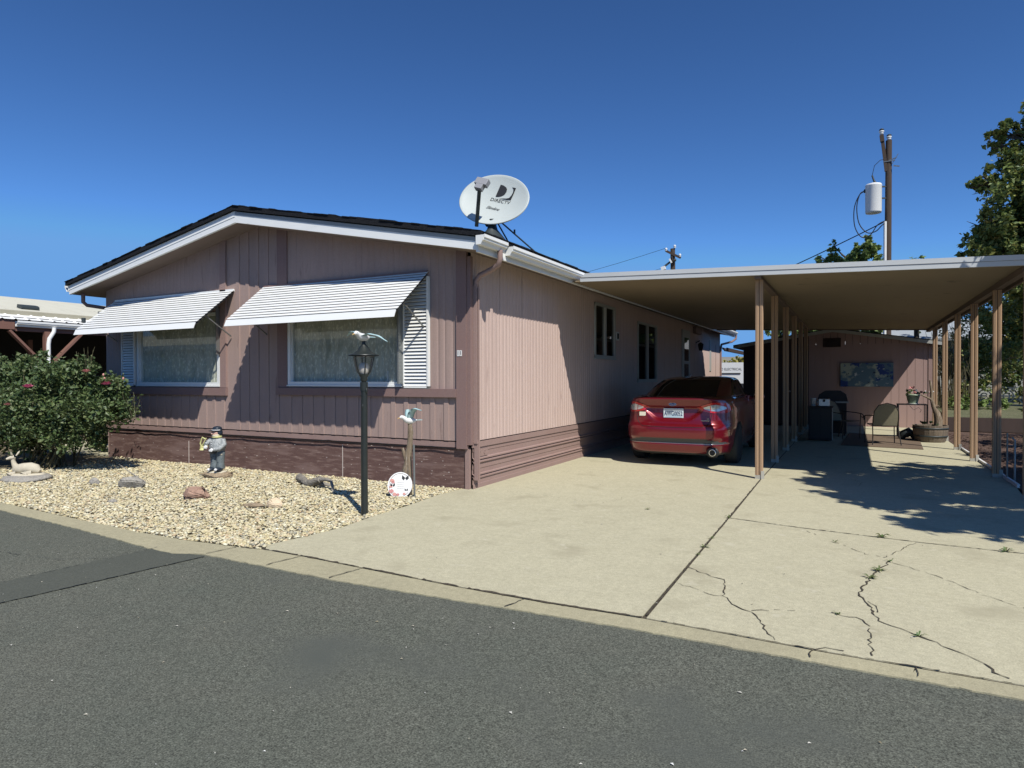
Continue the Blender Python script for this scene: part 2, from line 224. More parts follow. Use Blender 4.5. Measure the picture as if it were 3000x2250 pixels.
# ------------------------------------------------------------------ geometry helpers
class MB:
    def __init__(s): s.v = []; s.f = []; s.mi = []; s.sm = []
    def add(s, vs, fs, mi=0, smooth=False):
        o = len(s.v); s.v += [tuple(p) for p in vs]
        for f in fs: s.f.append([i+o for i in f]); s.mi.append(mi); s.sm.append(smooth)
        return s
    def box(s, x0, x1, y0, y1, z0, z1, mi=0):
        v = [(x0,y0,z0),(x1,y0,z0),(x1,y1,z0),(x0,y1,z0),(x0,y0,z1),(x1,y0,z1),(x1,y1,z1),(x0,y1,z1)]
        return s.add(v, [(0,3,2,1),(4,5,6,7),(0,1,5,4),(1,2,6,5),(2,3,7,6),(3,0,4,7)], mi)
    def quad(s, a, b, c, d, mi=0): return s.add([a,b,c,d], [(0,1,2,3)], mi)
    def prism(s, pts, axis, a, b, mi=0, smooth=False):
        """pts 2-D polygon, extruded along axis between a and b. axis x: pts=(y,z); y: pts=(x,z); z: pts=(x,y)"""
        n = len(pts)
        def P(p, t): return {'x': (t, p[0], p[1]), 'y': (p[0], t, p[1]), 'z': (p[0], p[1], t)}[axis]
        v = [P(p, a) for p in pts] + [P(p, b) for p in pts]
        s.add(v, [tuple(range(n))[::-1], tuple(range(n, 2*n))], mi)
        s.add(v, [(i, (i+1) % n, n+(i+1) % n, n+i) for i in range(n)], mi, smooth)
        return s
    def bar(s, p, q, w, h=None, mi=0, up=(0, 0, 1)):
        h = h or w; p = Vector(p); q = Vector(q); d = (q-p).normalized(); up = Vector(up)
        if abs(d.dot(up)) > 0.98: up = Vector((1, 0, 0))
        r = d.cross(up).normalized(); u = r.cross(d)
        v = [p-r*w/2-u*h/2, p+r*w/2-u*h/2, p+r*w/2+u*h/2, p-r*w/2+u*h/2]; v += [x+(q-p) for x in v]
        return s.add(v, [(0,3,2,1),(4,5,6,7),(0,1,5,4),(1,2,6,5),(2,3,7,6),(3,0,4,7)], mi)
    def tube(s, path, rad, n=8, mi=0, cap=True, smooth=True):
        P = [Vector(p) for p in path]; R = rad if isinstance(rad, (list, tuple)) else [rad]*len(P)
        rings = []; prev = None
        for i, p in enumerate(P):
            d = (P[min(i+1, len(P)-1)] - P[max(i-1, 0)]).normalized()
            if prev is None:
                a = Vector((0, 0, 1)) if abs(d.z) < 0.9 else Vector((1, 0, 0)); r = d.cross(a).normalized()
            else:
                r = (prev - d*prev.dot(d)).normalized()
            prev = r; u = d.cross(r)
            rings.append([p + (r*math.cos(2*PI*k/n) + u*math.sin(2*PI*k/n))*R[i] for k in range(n)])
        v = [x for rg in rings for x in rg]; f = []
        for i in range(len(P)-1):
            for k in range(n): f.append((i*n+k, i*n+(k+1) % n, (i+1)*n+(k+1) % n, (i+1)*n+k))
        s.add(v, f, mi, smooth)
        if cap: s.add(rings[0], [tuple(range(n))[::-1]], mi); s.add(rings[-1], [tuple(range(n))], mi)
        return s
    def lathe(s, prof, c=(0, 0, 0), n=20, mi=0, smooth=True, sx=1, sy=1):
        v = []; f = []
        for r, z in prof:
            for k in range(n): v.append((c[0]+sx*r*math.cos(2*PI*k/n), c[1]+sy*r*math.sin(2*PI*k/n), c[2]+z))
        for i in range(len(prof)-1):
            for k in range(n): f.append((i*n+k, i*n+(k+1) % n, (i+1)*n+(k+1) % n, (i+1)*n+k))
        s.add(v, f, mi, smooth)
        if prof[0][0] > 1e-4: s.add(v[:n], [tuple(range(n))[::-1]], mi)
        if prof[-1][0] > 1e-4: s.add(v[-n:], [tuple(range(n))], mi)
        return s
    def ell(s, c, r, n=14, m=9, mi=0, rot=None):
        v = []; f = []
        for i in range(m+1):
            t = PI*i/m
            for k in range(n):
                p = Vector((r[0]*math.sin(t)*math.cos(2*PI*k/n), r[1]*math.sin(t)*math.sin(2*PI*k/n), -r[2]*math.cos(t)))
                if rot is not None: p = rot @ p
                v.append(p + Vector(c))
        for i in range(m):
            for k in range(n): f.append((i*n+k, i*n+(k+1) % n, (i+1)*n+(k+1) % n, (i+1)*n+k))
        return s.add(v, f, mi, True)
    def xf(s, mtx):
        s.v = [tuple(mtx @ Vector(p)) for p in s.v]; return s
    def build(s, name, mats, parent=None, bevel=0, subsurf=0):
        me = bpy.data.meshes.new(name)
        org = Vector((0, 0, 0))
        me.from_pydata([tuple(p) for p in s.v], [], s.f)
        for m in (mats if isinstance(mats, (list, tuple)) else [mats]): me.materials.append(m if not isinstance(m, str) else M[m])
        me.polygons.foreach_set('material_index', s.mi); me.polygons.foreach_set('use_smooth', s.sm)
        me.validate(); me.update()
        o = bpy.data.objects.new(name, me); C.objects.link(o)
        if parent is not None:
            o.parent = parent
            bpy_mw = parent_world(parent)
            o.matrix_parent_inverse = bpy_mw.inverted()
        if bevel:
            b = o.modifiers.new('b', 'BEVEL'); b.width = bevel; b.segments = 2; b.limit_method = 'ANGLE'; b.angle_limit = 0.6
        if subsurf:
            b = o.modifiers.new('s', 'SUBSURF'); b.levels = subsurf; b.render_levels = subsurf
        return o
def parent_world(o):
    m = Matrix.LocRotScale(o.location, o.rotation_euler, o.scale)
    if o.parent: m = parent_world(o.parent) @ o.matrix_parent_inverse @ m
    return m
def tag(o, label=None, cat=None, group=None, kind=None):
    if label: o['label'] = label
    if cat: o['category'] = cat
    if group: o['group'] = group
    if kind: o['kind'] = kind
    return o
def thing(name, label, cat, loc=(0, 0, 0), rz=0, group=None):
    o = bpy.data.objects.new(name, None); C.objects.link(o); o.location = loc; o.rotation_euler = (0, 0, rz); o.empty_display_size = 0.1
    return tag(o, label, cat, group)
def copy_tree(o, parent=None):
    c = o.copy(); C.objects.link(c)
    if parent is not None:
        c.parent = parent; c.matrix_parent_inverse = o.matrix_parent_inverse.copy()
    for ch in list(o.children): copy_tree(ch, c)
    return c
def text_obj(name, body, size, mtx, m, parent=None, ext=0.001, align='CENTER', sx=1.0, shear=0.0, bold=0.0):
    cu = bpy.data.curves.new(name, 'FONT'); cu.body = body; cu.size = size; cu.extrude = ext; cu.offset = bold; cu.align_x = align; cu.align_y = 'CENTER'; cu.shear = shear
    to = bpy.data.objects.new(name, cu); C.objects.link(to)
    dg = bpy.context.evaluated_depsgraph_get(); me = bpy.data.meshes.new_from_object(to.evaluated_get(dg))
    bpy.data.objects.remove(to); bpy.data.curves.remove(cu)
    me.transform(mtx @ Matrix.Diagonal((sx, 1, 1, 1))); me.materials.clear(); me.materials.append(M[m])
    me.name = name
    o = bpy.data.objects.new(name, me); C.objects.link(o)
    if parent is not None: o.parent = parent; o.matrix_parent_inverse = parent_world(parent).inverted()
    return o
def frame_m(o, x, y):          # matrix with given local x,y axes at origin o
    x = Vector(x).normalized(); y = Vector(y); y = (y - x*y.dot(x)).normalized(); z = x.cross(y)
    return Matrix(((x.x, y.x, z.x, o[0]), (x.y, y.y, z.y, o[1]), (x.z, y.z, z.z, o[2]), (0, 0, 0, 1)))
def np_mesh(name, V, F, mats, parent=None, smooth=True, mi=None):
    me = bpy.data.meshes.new(name); k = F.shape[1]
    me.vertices.add(len(V)); me.vertices.foreach_set('co', V.astype(np.float32).ravel())
    me.loops.add(F.size); me.loops.foreach_set('vertex_index', F.astype(np.int32).ravel())
    me.polygons.add(len(F)); me.polygons.foreach_set('loop_start', np.arange(0, F.size, k, dtype=np.int32)); me.polygons.foreach_set('loop_total', np.full(len(F), k, dtype=np.int32))
    me.update(calc_edges=True); me.polygons.foreach_set('use_smooth', np.full(len(F), smooth))
    for m in (mats if isinstance(mats, (list, tuple)) else [mats]): me.materials.append(M[m])
    o = bpy.data.objects.new(name, me); C.objects.link(o)
    if parent is not None: o.parent = parent; o.matrix_parent_inverse = parent_world(parent).inverted()
    return o
rs = np.random.RandomState(7)
def leaves(name, clumps, n, size, m, parent=None, seed=1, shell=0.5, up=0.25, aspect=0.5, sub=10, subr=0.32, keep=None):
    """leaf-sized faces spread through clumps [(x,y,z,rx,ry,rz)], grouped on sub-twigs"""
    R = np.random.RandomState(seed); cl = np.array(clumps, float); vol = (cl[:, 3]*cl[:, 4]*cl[:, 5])**0.8; pr = vol/vol.sum()
    cnt = R.multinomial(n, pr); P = []
    for c, k in zip(cl, cnt):
        if k == 0: continue
        ns = max(4, int(sub*(c[3]*c[4]*c[5])**0.333*6))
        d = R.normal(size=(ns, 3)); d /= np.linalg.norm(d, axis=1)[:, None]
        rr = (shell + (1-shell)*R.rand(ns))[:, None]; cen = d*rr
        w_ = R.rand(ns)**1.3+0.1; w_ /= w_.sum()
        idx = R.choice(ns, k, p=w_)
        q = cen[idx]*c[3:6] + R.normal(size=(k, 3))*subr*0.33*min(c[3:6])
        P.append(q + c[:3])
    P = np.concatenate(P)
    if keep is not None: P = P[keep(P)]
    k = len(P)
    nrm = R.normal(size=(k, 3)); nrm[:, 2] = np.abs(nrm[:, 2])+up; nrm /= np.linalg.norm(nrm, axis=1)[:, None]
    t = R.normal(size=(k, 3)); t -= nrm*(t*nrm).sum(1)[:, None]; t /= np.linalg.norm(t, axis=1)[:, None]; b = np.cross(nrm, t)
    s = size*(0.4+1.15*R.rand(k))[:, None]
    V = np.stack([P-t*s*0.5, P+b*s*aspect*0.5-t*s*0.05+nrm*s*0.08, P+t*s*0.5, P-b*s*aspect*0.5-t*s*0.05+nrm*s*0.08], 1).reshape(-1, 3)
    F = np.arange(k*4).reshape(-1, 4)
    return np_mesh(name, V, F, m, parent, smooth=False)
def rock(mb, c, r, seed=0, n=16, m=10, flat=0.0, mi=0, amp=0.22):
    R = random.Random(seed); ph = [(R.uniform(0, 6.3), R.uniform(1, 3.2), R.uniform(0, 6.3), R.uniform(1, 3)) for _ in range(6)]
    v = []; f = []
    for i in range(m+1):
        t = PI*i/m
        for k in range(n):
            a = 2*PI*k/n; d = 1+sum(amp/3*math.sin(q[1]*a//1*1+q[0])*math.sin(q[3]*t+q[2]) for q in ph)+R.uniform(-amp, amp)*0.16*math.sin(t)
            d = 1+sum(amp/2.5*math.sin(round(q[1])*a+q[0])*math.sin(q[3]*t+q[2]) for q in ph)+R.uniform(-amp, amp)*0.2*math.sin(t)
            z = -math.cos(t)*r[2]*d
            if flat: z = max(-r[2]*0.35, min(z, r[2]*(1-flat)))
            v.append((c[0]+r[0]*d*math.sin(t)*math.cos(a), c[1]+r[1]*d*math.sin(t)*math.sin(a), c[2]+z))
    for i in range(m):
        for k in range(n): f.append((i*n+k, i*n+(k+1) % n, (i+1)*n+(k+1) % n, (i+1)*n+k))
    mb.add(v, f, mi, True); return mb
def rockhull(name, m, c, r, seed, flat=0.0, rz=0.0):
    R = random.Random(seed); bm = bmesh.new()
    for k in range(26):
        d = Vector((R.gauss(0, 1), R.gauss(0, 1), R.gauss(0, 1))).normalized(); d.z = min(d.z, 1-flat); bm.verts.new((d.x*r[0]*R.uniform(.82, 1), d.y*r[1]*R.uniform(.82, 1), d.z*r[2]*R.uniform(.85, 1)))
    bmesh.ops.convex_hull(bm, input=bm.verts); loose = [v for v in bm.verts if not v.link_faces]; bmesh.ops.delete(bm, geom=loose, context='VERTS')
    bmesh.ops.bevel(bm, geom=list(bm.edges), offset=min(r)*0.10, segments=2, affect='EDGES'); bmesh.ops.triangulate(bm, faces=bm.faces)
    for v in bm.verts: v.co *= 1+R.uniform(-.012, .012)
    mt = Matrix.Translation(c) @ Matrix.Rotation(rz, 4, 'Z'); bmesh.ops.transform(bm, matrix=mt, verts=bm.verts)
    me = bpy.data.meshes.new(name); bm.to_mesh(me); bm.free(); me.materials.append(M[m]); o = bpy.data.objects.new(name, me); C.objects.link(o); return o
def poly_face(mb, pts, z, zb=None, mi=0):
    """flat polygon slab with skirts down to zb"""
    n = len(pts); mb.add([(x, y, z) for x, y in pts], [tuple(range(n))], mi)
    if zb is not None:
        v = [(x, y, z) for x, y in pts] + [(x, y, zb) for x, y in pts]
        mb.add(v, [(i, n+i, n+(i+1) % n, (i+1) % n) for i in range(n)], mi)
    return mb
# ================================================================== GROUND
g = MB(); g.quad((-300, -300, -0.05), (300, -300, -0.05), (300, 600, -0.05), (-300, 600, -0.05)); tag(g.build('ground', 'soil'), kind='structure')
OUT = [(-30, -3.3), (-9, -3.42), (-6, -3.5), (-4.17, -3.6), (-2.6, -3.70), (-1.6, -3.79), (-0.9, -3.86), (-0.64, -3.87), (-0.42, -3.76), (0.24, -3.77), (1.2, -3.78), (2.3, -3.72), (3.3, -3.67), (5.3, -3.645), (12, -3.62), (30, -3.6)]
INN = [(-30, -3.08), (-9, -3.2), (-6, -3.3), (-4.6, -3.38), (-2.97, -3.47), (-1.63, -3.54), (-0.9, -3.53), (-0.26, -3.47), (0.0, -3.415), (0.5, -3.42), (1.2, -3.455), (2.0, -3.49), (2.7, -3.50), (3.4, -3.47), (4.4, -3.5), (5.3, -3.485), (12, -3.47), (30, -3.45)]
def jag(pts, step=0.06, amp=0.006, seed=3):
    R = random.Random(seed); o = []
    for (x0, y0), (x1, y1) in zip(pts, pts[1:]):
        n = max(1, int(abs(x1-x0)/step)) if -7 < x0 < 7 else 1
        for k in range(n): t = k/n; o.append((x0+(x1-x0)*t, y0+(y1-y0)*t+(R.uniform(-amp, amp) if -7 < x0 < 7 else 0)))
    o.append(pts[-1]); return o
outj = jag(OUT, 0.05, 0.008, 5)
# road: triangulated strip from the jagged kerb edge to the far side
r = MB(); n = len(outj)
v = [(x, y+0.01, -0.012) for x, y in outj] + [(x, -9, -0.004) for x, y in outj] + [(x, -18, -0.02) for x, y in outj]
r.add(v, [(i, n+i, n+i+1, i+1) for i in range(n-1)] + [(n+i, 2*n+i, 2*n+i+1, n+i+1) for i in range(n-1)])
tag(r.build('road', 'asphalt'), kind='structure')
pt = MB(); L0 = [(-0.94, -3.80), (-0.98, -4.35), (-1.03, -4.97), (-1.12, -6.2), (-1.2, -9)]; L1 = [(-0.31, -3.80), (-0.40, -4.4), (-0.52, -5.2), (-0.62, -6.3), (-0.7, -9)]
def strip(mb, A, B, z, mi=0, seed=1, amp=0.0):
    R = random.Random(seed); n = len(A)
    v = [(x+R.uniform(-amp, amp), y, z) for x, y in A] + [(x+R.uniform(-amp, amp), y, z) for x, y in B]
    mb.add(v, [(i, i+1, n+i+1, n+i) for i in range(n-1)], mi)
def dens(pts, step=0.08):
    o = []
    for (x0, y0), (x1, y1) in zip(pts, pts[1:]):
        n = max(1, int(math.hypot(x1-x0, y1-y0)/step)); o += [(x0+(x1-x0)*k/n, y0+(y1-y0)*k/n) for k in range(n)]
    return o+[pts[-1]]
def zroad(y): return -0.012 + (y+3.7)/(-9+3.7)*0.008 if y > -9 else -0.004
A = dens(L0); B = dens(L1); B = [B[int(i*(len(B)-1)/(len(A)-1))] for i in range(len(A))]
n = len(A); v = [(x, y, zroad(y)+0.005) for x, y in A] + [(x, y, zroad(y)+0.005) for x, y in B]; pt.add(v, [(i, i+1, n+i+1, n+i) for i in range(n-1)])
tag(pt.build('road_patch', 'patch'), kind='structure')
cs = MB()
def crackline(mb, pts, w, z, seed=1, jag_=0.02, gaps=0.0, zf=None):
    R = random.Random(seed); P = dens(pts, 0.035); L = []; 
    for i, (x, y) in enumerate(P):
        a = P[max(i-1, 0)]; b = P[min(i+1, len(P)-1)]; dx, dy = b[0]-a[0], b[1]-a[1]; l = math.hypot(dx, dy) or 1; nx, ny = -dy/l, dx/l
        o = R.uniform(-jag_, jag_)*0.5; ww = w*R.uniform(0.25, 1.25)
        zz = z if zf is None else zf(y)+0.009
        L.append(((x+nx*(o-ww/2), y+ny*(o-ww/2), zz), (x+nx*(o+ww/2), y+ny*(o+ww/2), zz)))
    for i in range(len(L)-1):
        if R.random() < gaps: continue
        mb.add([L[i][0], L[i+1][0], L[i+1][1], L[i][1]], [(0, 1, 2, 3)])
crackline(cs, L0, 0.010, 0, 1, 0.016, 0.12, zroad); crackline(cs, L1, 0.009, 0, 2, 0.016, 0.2, zroad)
crackline(cs, [(-3.3, -4.6), (-2.6, -4.55), (-1.8, -4.5), (-1.3, -4.42), (-1.0, -4.2)], 0.006, 0, 4, 0.012, 0.2, zroad)
tag(cs.build('road_seam', 'seal'), kind='structure')
# kerb strip in pieces
JX = [-30, -4.9, -0.30, 0.43, 1.12, 2.57, 4.83, 30]
def interp(pts, x):
    for (x0, y0), (x1, y1) in zip(pts, pts[1:]):
        if x0 <= x <= x1: return y0+(y1-y0)*(x-x0)/(x1-x0)
for i in range(len(JX)-1):
    a, b = JX[i]+0.005, JX[i+1]-0.005; k = MB()
    xs = [a]+[x for x, _ in outj if a < x < b]+[b]
    inn = [(x, interp(INN, x) - (0.018 if x > -0.05 else 0)) for x in xs]
    ou = [(x, interp(outj, x)) for x in xs]
    if i: ou[0] = (ou[0][0]-0.05, ou[0][1])
    if i < len(JX)-2: ou[-1] = (ou[-1][0]-0.05, ou[-1][1])
    n = len(xs); v = [(x, y, 0.0) for x, y in inn]+[(x, y, -0.004) for x, y in ou]+[(x, y, -0.06) for x, y in ou]+[(x, y, -0.06) for x, y in inn]
    k.add(v, [(q, n+q, n+q+1, q+1) for q in range(n-1)]+[(n+q, 2*n+q, 2*n+q+1, n+q+1) for q in range(n-1)]+[(q, q+1, 3*n+q+1, 3*n+q) for q in range(n-1)]+[(0, 3*n, 2*n, n), (n-1, 2*n-1, 3*n-1, 4*n-1)])
    tag(k.build('kerb', 'kerb'), kind='structure')
jd = MB(); jd.quad((-0.2, -3.53, -0.005), (12, -3.56, -0.005), (12, -3.40, -0.005), (-0.2, -3.38, -0.005)); jd.quad((3.3, -3.42, -0.0055), (3.5, -3.42, -0.0055), (3.5, 14, -0.0055), (3.3, 14, -0.0055)); jd.quad((3.5, -0.7, -0.006), (12, -0.9, -0.006), (12, -0.3, -0.006), (3.5, -0.1, -0.006))
for x in (): jd.quad((x-0.1, -3.76, -0.0065), (x+0.06, -3.76, -0.0065), (x+0.06, -3.44, -0.0065), (x-0.1, -3.44, -0.0065))
tag(jd.build('joint_dirt', 'crack'), kind='structure')
# driveway slabs
GX = [(-0.03, -3.40), (-0.12, -3.31), (-0.046, -2.9), (0.0, -2.48), (-0.067, -1.88), (-0.085, -1.25), (-0.17, -0.55), (-0.145, -0.19), (-0.12, 0.05), (-0.1, 0.2)]
d = MB(); P = [(x, interp(INN, max(x, 0.01))+0.004) for x in np.linspace(0.0, 3.375, 30)]
poly_face(d, P + [(3.362, -0.24), (3.33, 2.75), (3.33, 14.2), (-0.1, 14.2)] + GX[::-1], 0.0, -0.06); drive = tag(d.build('driveway', 'concrete'), kind='structure')
d = MB(); P = [(x, interp(INN, x)+0.004) for x in np.linspace(3.405, 10, 30)]
poly_face(d, P + [(10, -0.56), (5.8, -0.565), (5.09, -0.535), (4.06, -0.40), (3.378, -0.262)], 0.0, -0.06); apron = tag(d.build('driveway_apron', 'concrete'), kind='structure')
d = MB(); poly_face(d, [(3.385, -0.245), (4.06, -0.385), (5.09, -0.52), (5.8, -0.55), (10, -0.545), (10, 1.6), (6.36, 2.0), (6.50, 3.5), (6.50, 14.9), (3.35, 14.9), (3.35, 2.75)], 0.0, -0.06); patio = tag(d.build('patio_slab', 'concrete'), kind='structure')
CR = dict(a=[(3.4,-2.26),(3.52,-2.36),(3.6,-2.43),(3.7,-2.46),(3.73,-2.64),(3.76,-2.83),(3.84,-2.97),(3.91,-3.05),(3.97,-3.07),(4.05,-3.23),(4.11,-3.39),(4.15,-3.47)],
 b=[(3.41,-2.69),(3.47,-2.73),(3.62,-2.8),(3.7,-2.86),(3.76,-2.84)], c=[(3.97,-3.04),(4.03,-3.0),(4.17,-2.93),(4.26,-2.9)],
 d=[(4.42,-2.84),(4.48,-2.87),(4.56,-2.86),(4.6,-2.89),(4.63,-2.99),(4.63,-3.15),(4.63,-3.29),(4.64,-3.45)],
 e=[(5.05,-0.56),(4.93,-0.84),(4.84,-1.09),(4.77,-1.25)],
 f=[(4.81,-1.35),(4.72,-1.68),(4.66,-1.92),(4.61,-2.17),(4.58,-2.36),(4.63,-2.52),(4.66,-2.73),(4.69,-2.86),(4.75,-2.92),(4.84,-2.97),(4.89,-3.03),(4.99,-3.12),(5.08,-3.22),(5.14,-3.29),(5.18,-3.39),(5.23,-3.44)],
 g=[(4.82,-1.38),(4.9,-1.43),(5.0,-1.54),(5.09,-1.62),(5.21,-1.78),(5.29,-1.92),(5.39,-2.05),(5.47,-2.12),(5.7,-2.35)], h=[(4.63,-2.5),(4.67,-2.58),(4.69,-2.7)],
 i=[(4.11,-0.5),(4.24,-0.64)], j=[(4.34,-0.83),(4.44,-0.92),(4.56,-1.07),(4.64,-1.19),(4.75,-1.23)])
WD = dict(a=(0.009, 0), b=(0.006, .12), c=(0.006, .2), d=(0.008, .05), e=(0.007, .1), f=(0.013, .0), g=(0.007, .12), h=(0.007, 0), i=(0.007, .2), j=(0.006, .2))
for q, (kk, P) in enumerate(CR.items()):
    c_ = MB(); crackline(c_, P, WD[kk][0], 0.004, q+3, 0.026, WD[kk][1]); c_.build('crack', 'crack', apron)
c_ = MB(); crackline(c_, [(3.39, -0.254), (4.06, -0.392), (5.09, -0.528), (5.8, -0.558), (8, -0.553)], 0.016, 0.0045, 40, 0.006, 0.06); c_.build('joint', 'crack', patio)
c_ = MB(); crackline(c_, [(3.392, -3.43), (3.385, -2.0), (3.37, -0.25), (3.345, 2.6)], 0.018, 0.0045, 41, 0.012, 0.03); c_.build('joint', 'crack', drive)
c_ = MB(); crackline(c_, [(4.42,3.32),(4.57,3.2),(4.65,2.96),(4.62,2.68)], 0.007, 0.004, 33, 0.02, .1); c_.build('crack', 'crack', patio)
c_ = MB(); crackline(c_, [(1.9, -0.1), (1.95, 0.1), (2.02, 0.22), (2.0, 0.35)], 0.005, 0.004, 34, 0.02, .3); c_.build('crack', 'crack', drive)
c_ = MB(); crackline(c_, [(0.5, 0.1), (1.1, 0.02), (1.8, -0.1)], 0.004, 0.004, 35, 0.02, .5); c_.build('crack', 'crack', drive)
k_ = MB(); crackline(k_, [(x, interp(INN, x)-0.006) for x in np.linspace(0.15, 3.38, 30)], 0.030, 0.0045, 61, 0.012, 0.04)
crackline(k_, [(x, interp(INN, x)-0.006) for x in np.linspace(3.5, 5.6, 20)], 0.010, 0.0045, 62, 0.012, 0.3); crackline(k_, [(x, interp(INN, x)-0.006) for x in np.linspace(-0.25, 0.15, 6)], 0.018, 0.0045, 63, 0.012, 0.05)
for x in (-0.30, 0.43, 1.12, 2.57): crackline(k_, [(x, interp(INN, x)-0.02), (x-0.03, interp(INN, x)-0.15), (x-0.05, interp(outj, x)+0.01)], 0.014, 0.0045, 70, 0.02, 0.0)
crackline(k_, [(4.34,-3.62),(4.35,-3.5),(4.41,-3.45),(4.5,-3.46)], 0.007, 0.004, 36, 0.02, .1); crackline(k_, [(4.83,-3.49),(4.83,-3.62)], 0.006, 0.004, 37, 0.02, 0); tag(k_.build('kerb_crack', 'crack'), kind='structure')
# gravel bed
gb = MB(); bedpoly = [(x, interp(INN, x)) for x in np.linspace(-12, -0.05, 40)] + GX[1:-1] + [(-0.13, 0.03), (-8.25, 0.03), (-12, 0.03)]
poly_face(gb, bedpoly, -0.016); tag(gb.build('gravel_bed', 'gravelbase'), kind='structure')
def stones():
    R = np.random.RandomState(11)
    base = []
    for z, rr, n, o in ((-0.55, 0.75, 5, 0), (0.25, 1.0, 5, 0.6), (0.8, 0.5, 4, 0.2)):
        for k in range(n): base.append((rr*math.cos(2*PI*k/n+o), rr*math.sin(2*PI*k/n+o), z))
    bm = bmesh.new(); [bm.verts.new(p) for p in base]; bmesh.ops.convex_hull(bm, input=bm.verts); bmesh.ops.triangulate(bm, faces=bm.faces)
    bm.verts.ensure_lookup_table(); bm.verts.index_update(); bv = np.array([v.co[:] for v in bm.verts]); bf = np.array([[v.index for v in f.verts] for f in bm.faces]); bm.free()
    N = 46000; x = -R.rand(N)**1.15*7.9+0.0; y = -R.rand(N)*3.6+0.02
    gx = np.array([interp([(b, a) for a, b in GX], yy) if yy >= -3.4 else -0.03 for yy in np.clip(y, -3.4, 0.2)])
    iy = np.array([interp(INN, xx) for xx in x])
    ok = (x < gx-0.012) & (y > iy+0.008) & (y < -0.005) | ((x < gx+0.02) & (y > iy-0.012) & (y < -0.005) & (R.rand(N) < 0.10))
    x, y = x[ok], y[ok]; N = len(x)
    s = 0.0138*(0.65+0.95*R.rand(N)**2); a = R.rand(N)*2*PI; tl = R.normal(size=N)*0.35
    sc = np.stack([s*(1.0+0.6*R.rand(N)), s*(0.75+0.35*R.rand(N)), s*(0.45+0.35*R.rand(N))], 1)
    V = bv[None]*sc[:, None, :]*(1+0.12*R.normal(size=(N, len(bv), 1)))
    ct, st = np.cos(tl), np.sin(tl); Y = V[:, :, 1]*ct[:, None]-V[:, :, 2]*st[:, None]; Z = V[:, :, 1]*st[:, None]+V[:, :, 2]*ct[:, None]
    ca, sa = np.cos(a), np.sin(a); X = V[:, :, 0]*ca[:, None]-Y*sa[:, None]; Y2 = V[:, :, 0]*sa[:, None]+Y*ca[:, None]
    z0 = -0.010+0.018*R.rand(N)+0.008*np.sin(x*2.1)*np.cos(y*2.7)
    V = np.stack([X+x[:, None], Y2+y[:, None], Z+z0[:, None]], 2).reshape(-1, 3)
    F = (bf[None]+(np.arange(N)*len(bv))[:, None, None]).reshape(-1, 3)
    o = np_mesh('gravel', V, F, 'stone'); tag(o, 'pale yellow river gravel filling the front bed', 'gravel', kind='stuff')
stones()
p = MB(); poly_face(p, [(-12, 0.05), (-8.28, 0.05), (-8.28, 9), (-12, 9)], 0.0, -0.04); tag(p.build('path', 'concrete'), kind='structure')
# garden on the right
gd = MB(); poly_face(gd, [(6.52, 2.0), (11, 1.55), (22, 2), (22, 14), (6.52, 14)], -0.012); tag(gd.build('mulch_bed', 'bark'), kind='structure')
R = np.random.RandomState(4); N = 9000; P = np.stack([6.52+R.rand(N)*5, 1.9+R.rand(N)*11, -0.01+R.rand(N)*0.02], 1)
a = R.rand(N)*PI; s = (0.015+0.02*R.rand(N)); V = np.stack([P+np.stack([np.cos(a+q)*s, np.sin(a+q)*s*0.6, R.rand(N)*0.02], 1) for q in (0, PI/2, PI, 3*PI/2)], 1).reshape(-1, 3)
tag(np_mesh('bark_chips', V, np.arange(4*N).reshape(-1, 4), 'bark', smooth=False), 'reddish bark chips strewn beside the carport', 'mulch', kind='stuff')
bk = MB()
for i, (y0, z0, y1, z1) in enumerate([(14.2, 0.33, 16.4, 0.45), (16.4, 0.45, 19.5, 0.58), (19.5, 0.58, 40, 0.8)]): bk.quad((6.9, y0, z0), (60, y0, z0), (60, y1, z1), (6.9, y1, z1))
bk.quad((6.9, 14.2, 0.33), (6.9, 16.4, 0.45), (6.9, 40, 0.8), (6.9, 40, -0.01)); tag(bk.build('garden_bank', 'bank'), kind='structure')
hl = MB(); xs = np.linspace(-420, 160, 60); R = random.Random(2)
hz = [15+7*math.sin(x*0.011+1)+3*math.sin(x*0.035) for x in xs]
v = [(x, 380, -1) for x in xs]+[(x, 400, h*0.72) for x, h in zip(xs, hz)]+[(x, 430, h) for x, h in zip(xs, hz)]+[(x, 520, -1) for x in xs]; n = len(xs)
hl.add(v, [(i+n*k, i+1+n*k, i+1+n*(k+1), i+n*(k+1)) for k in range(3) for i in range(n-1)], 0, True); tag(hl.build('hills', 'hill'), kind='structure')

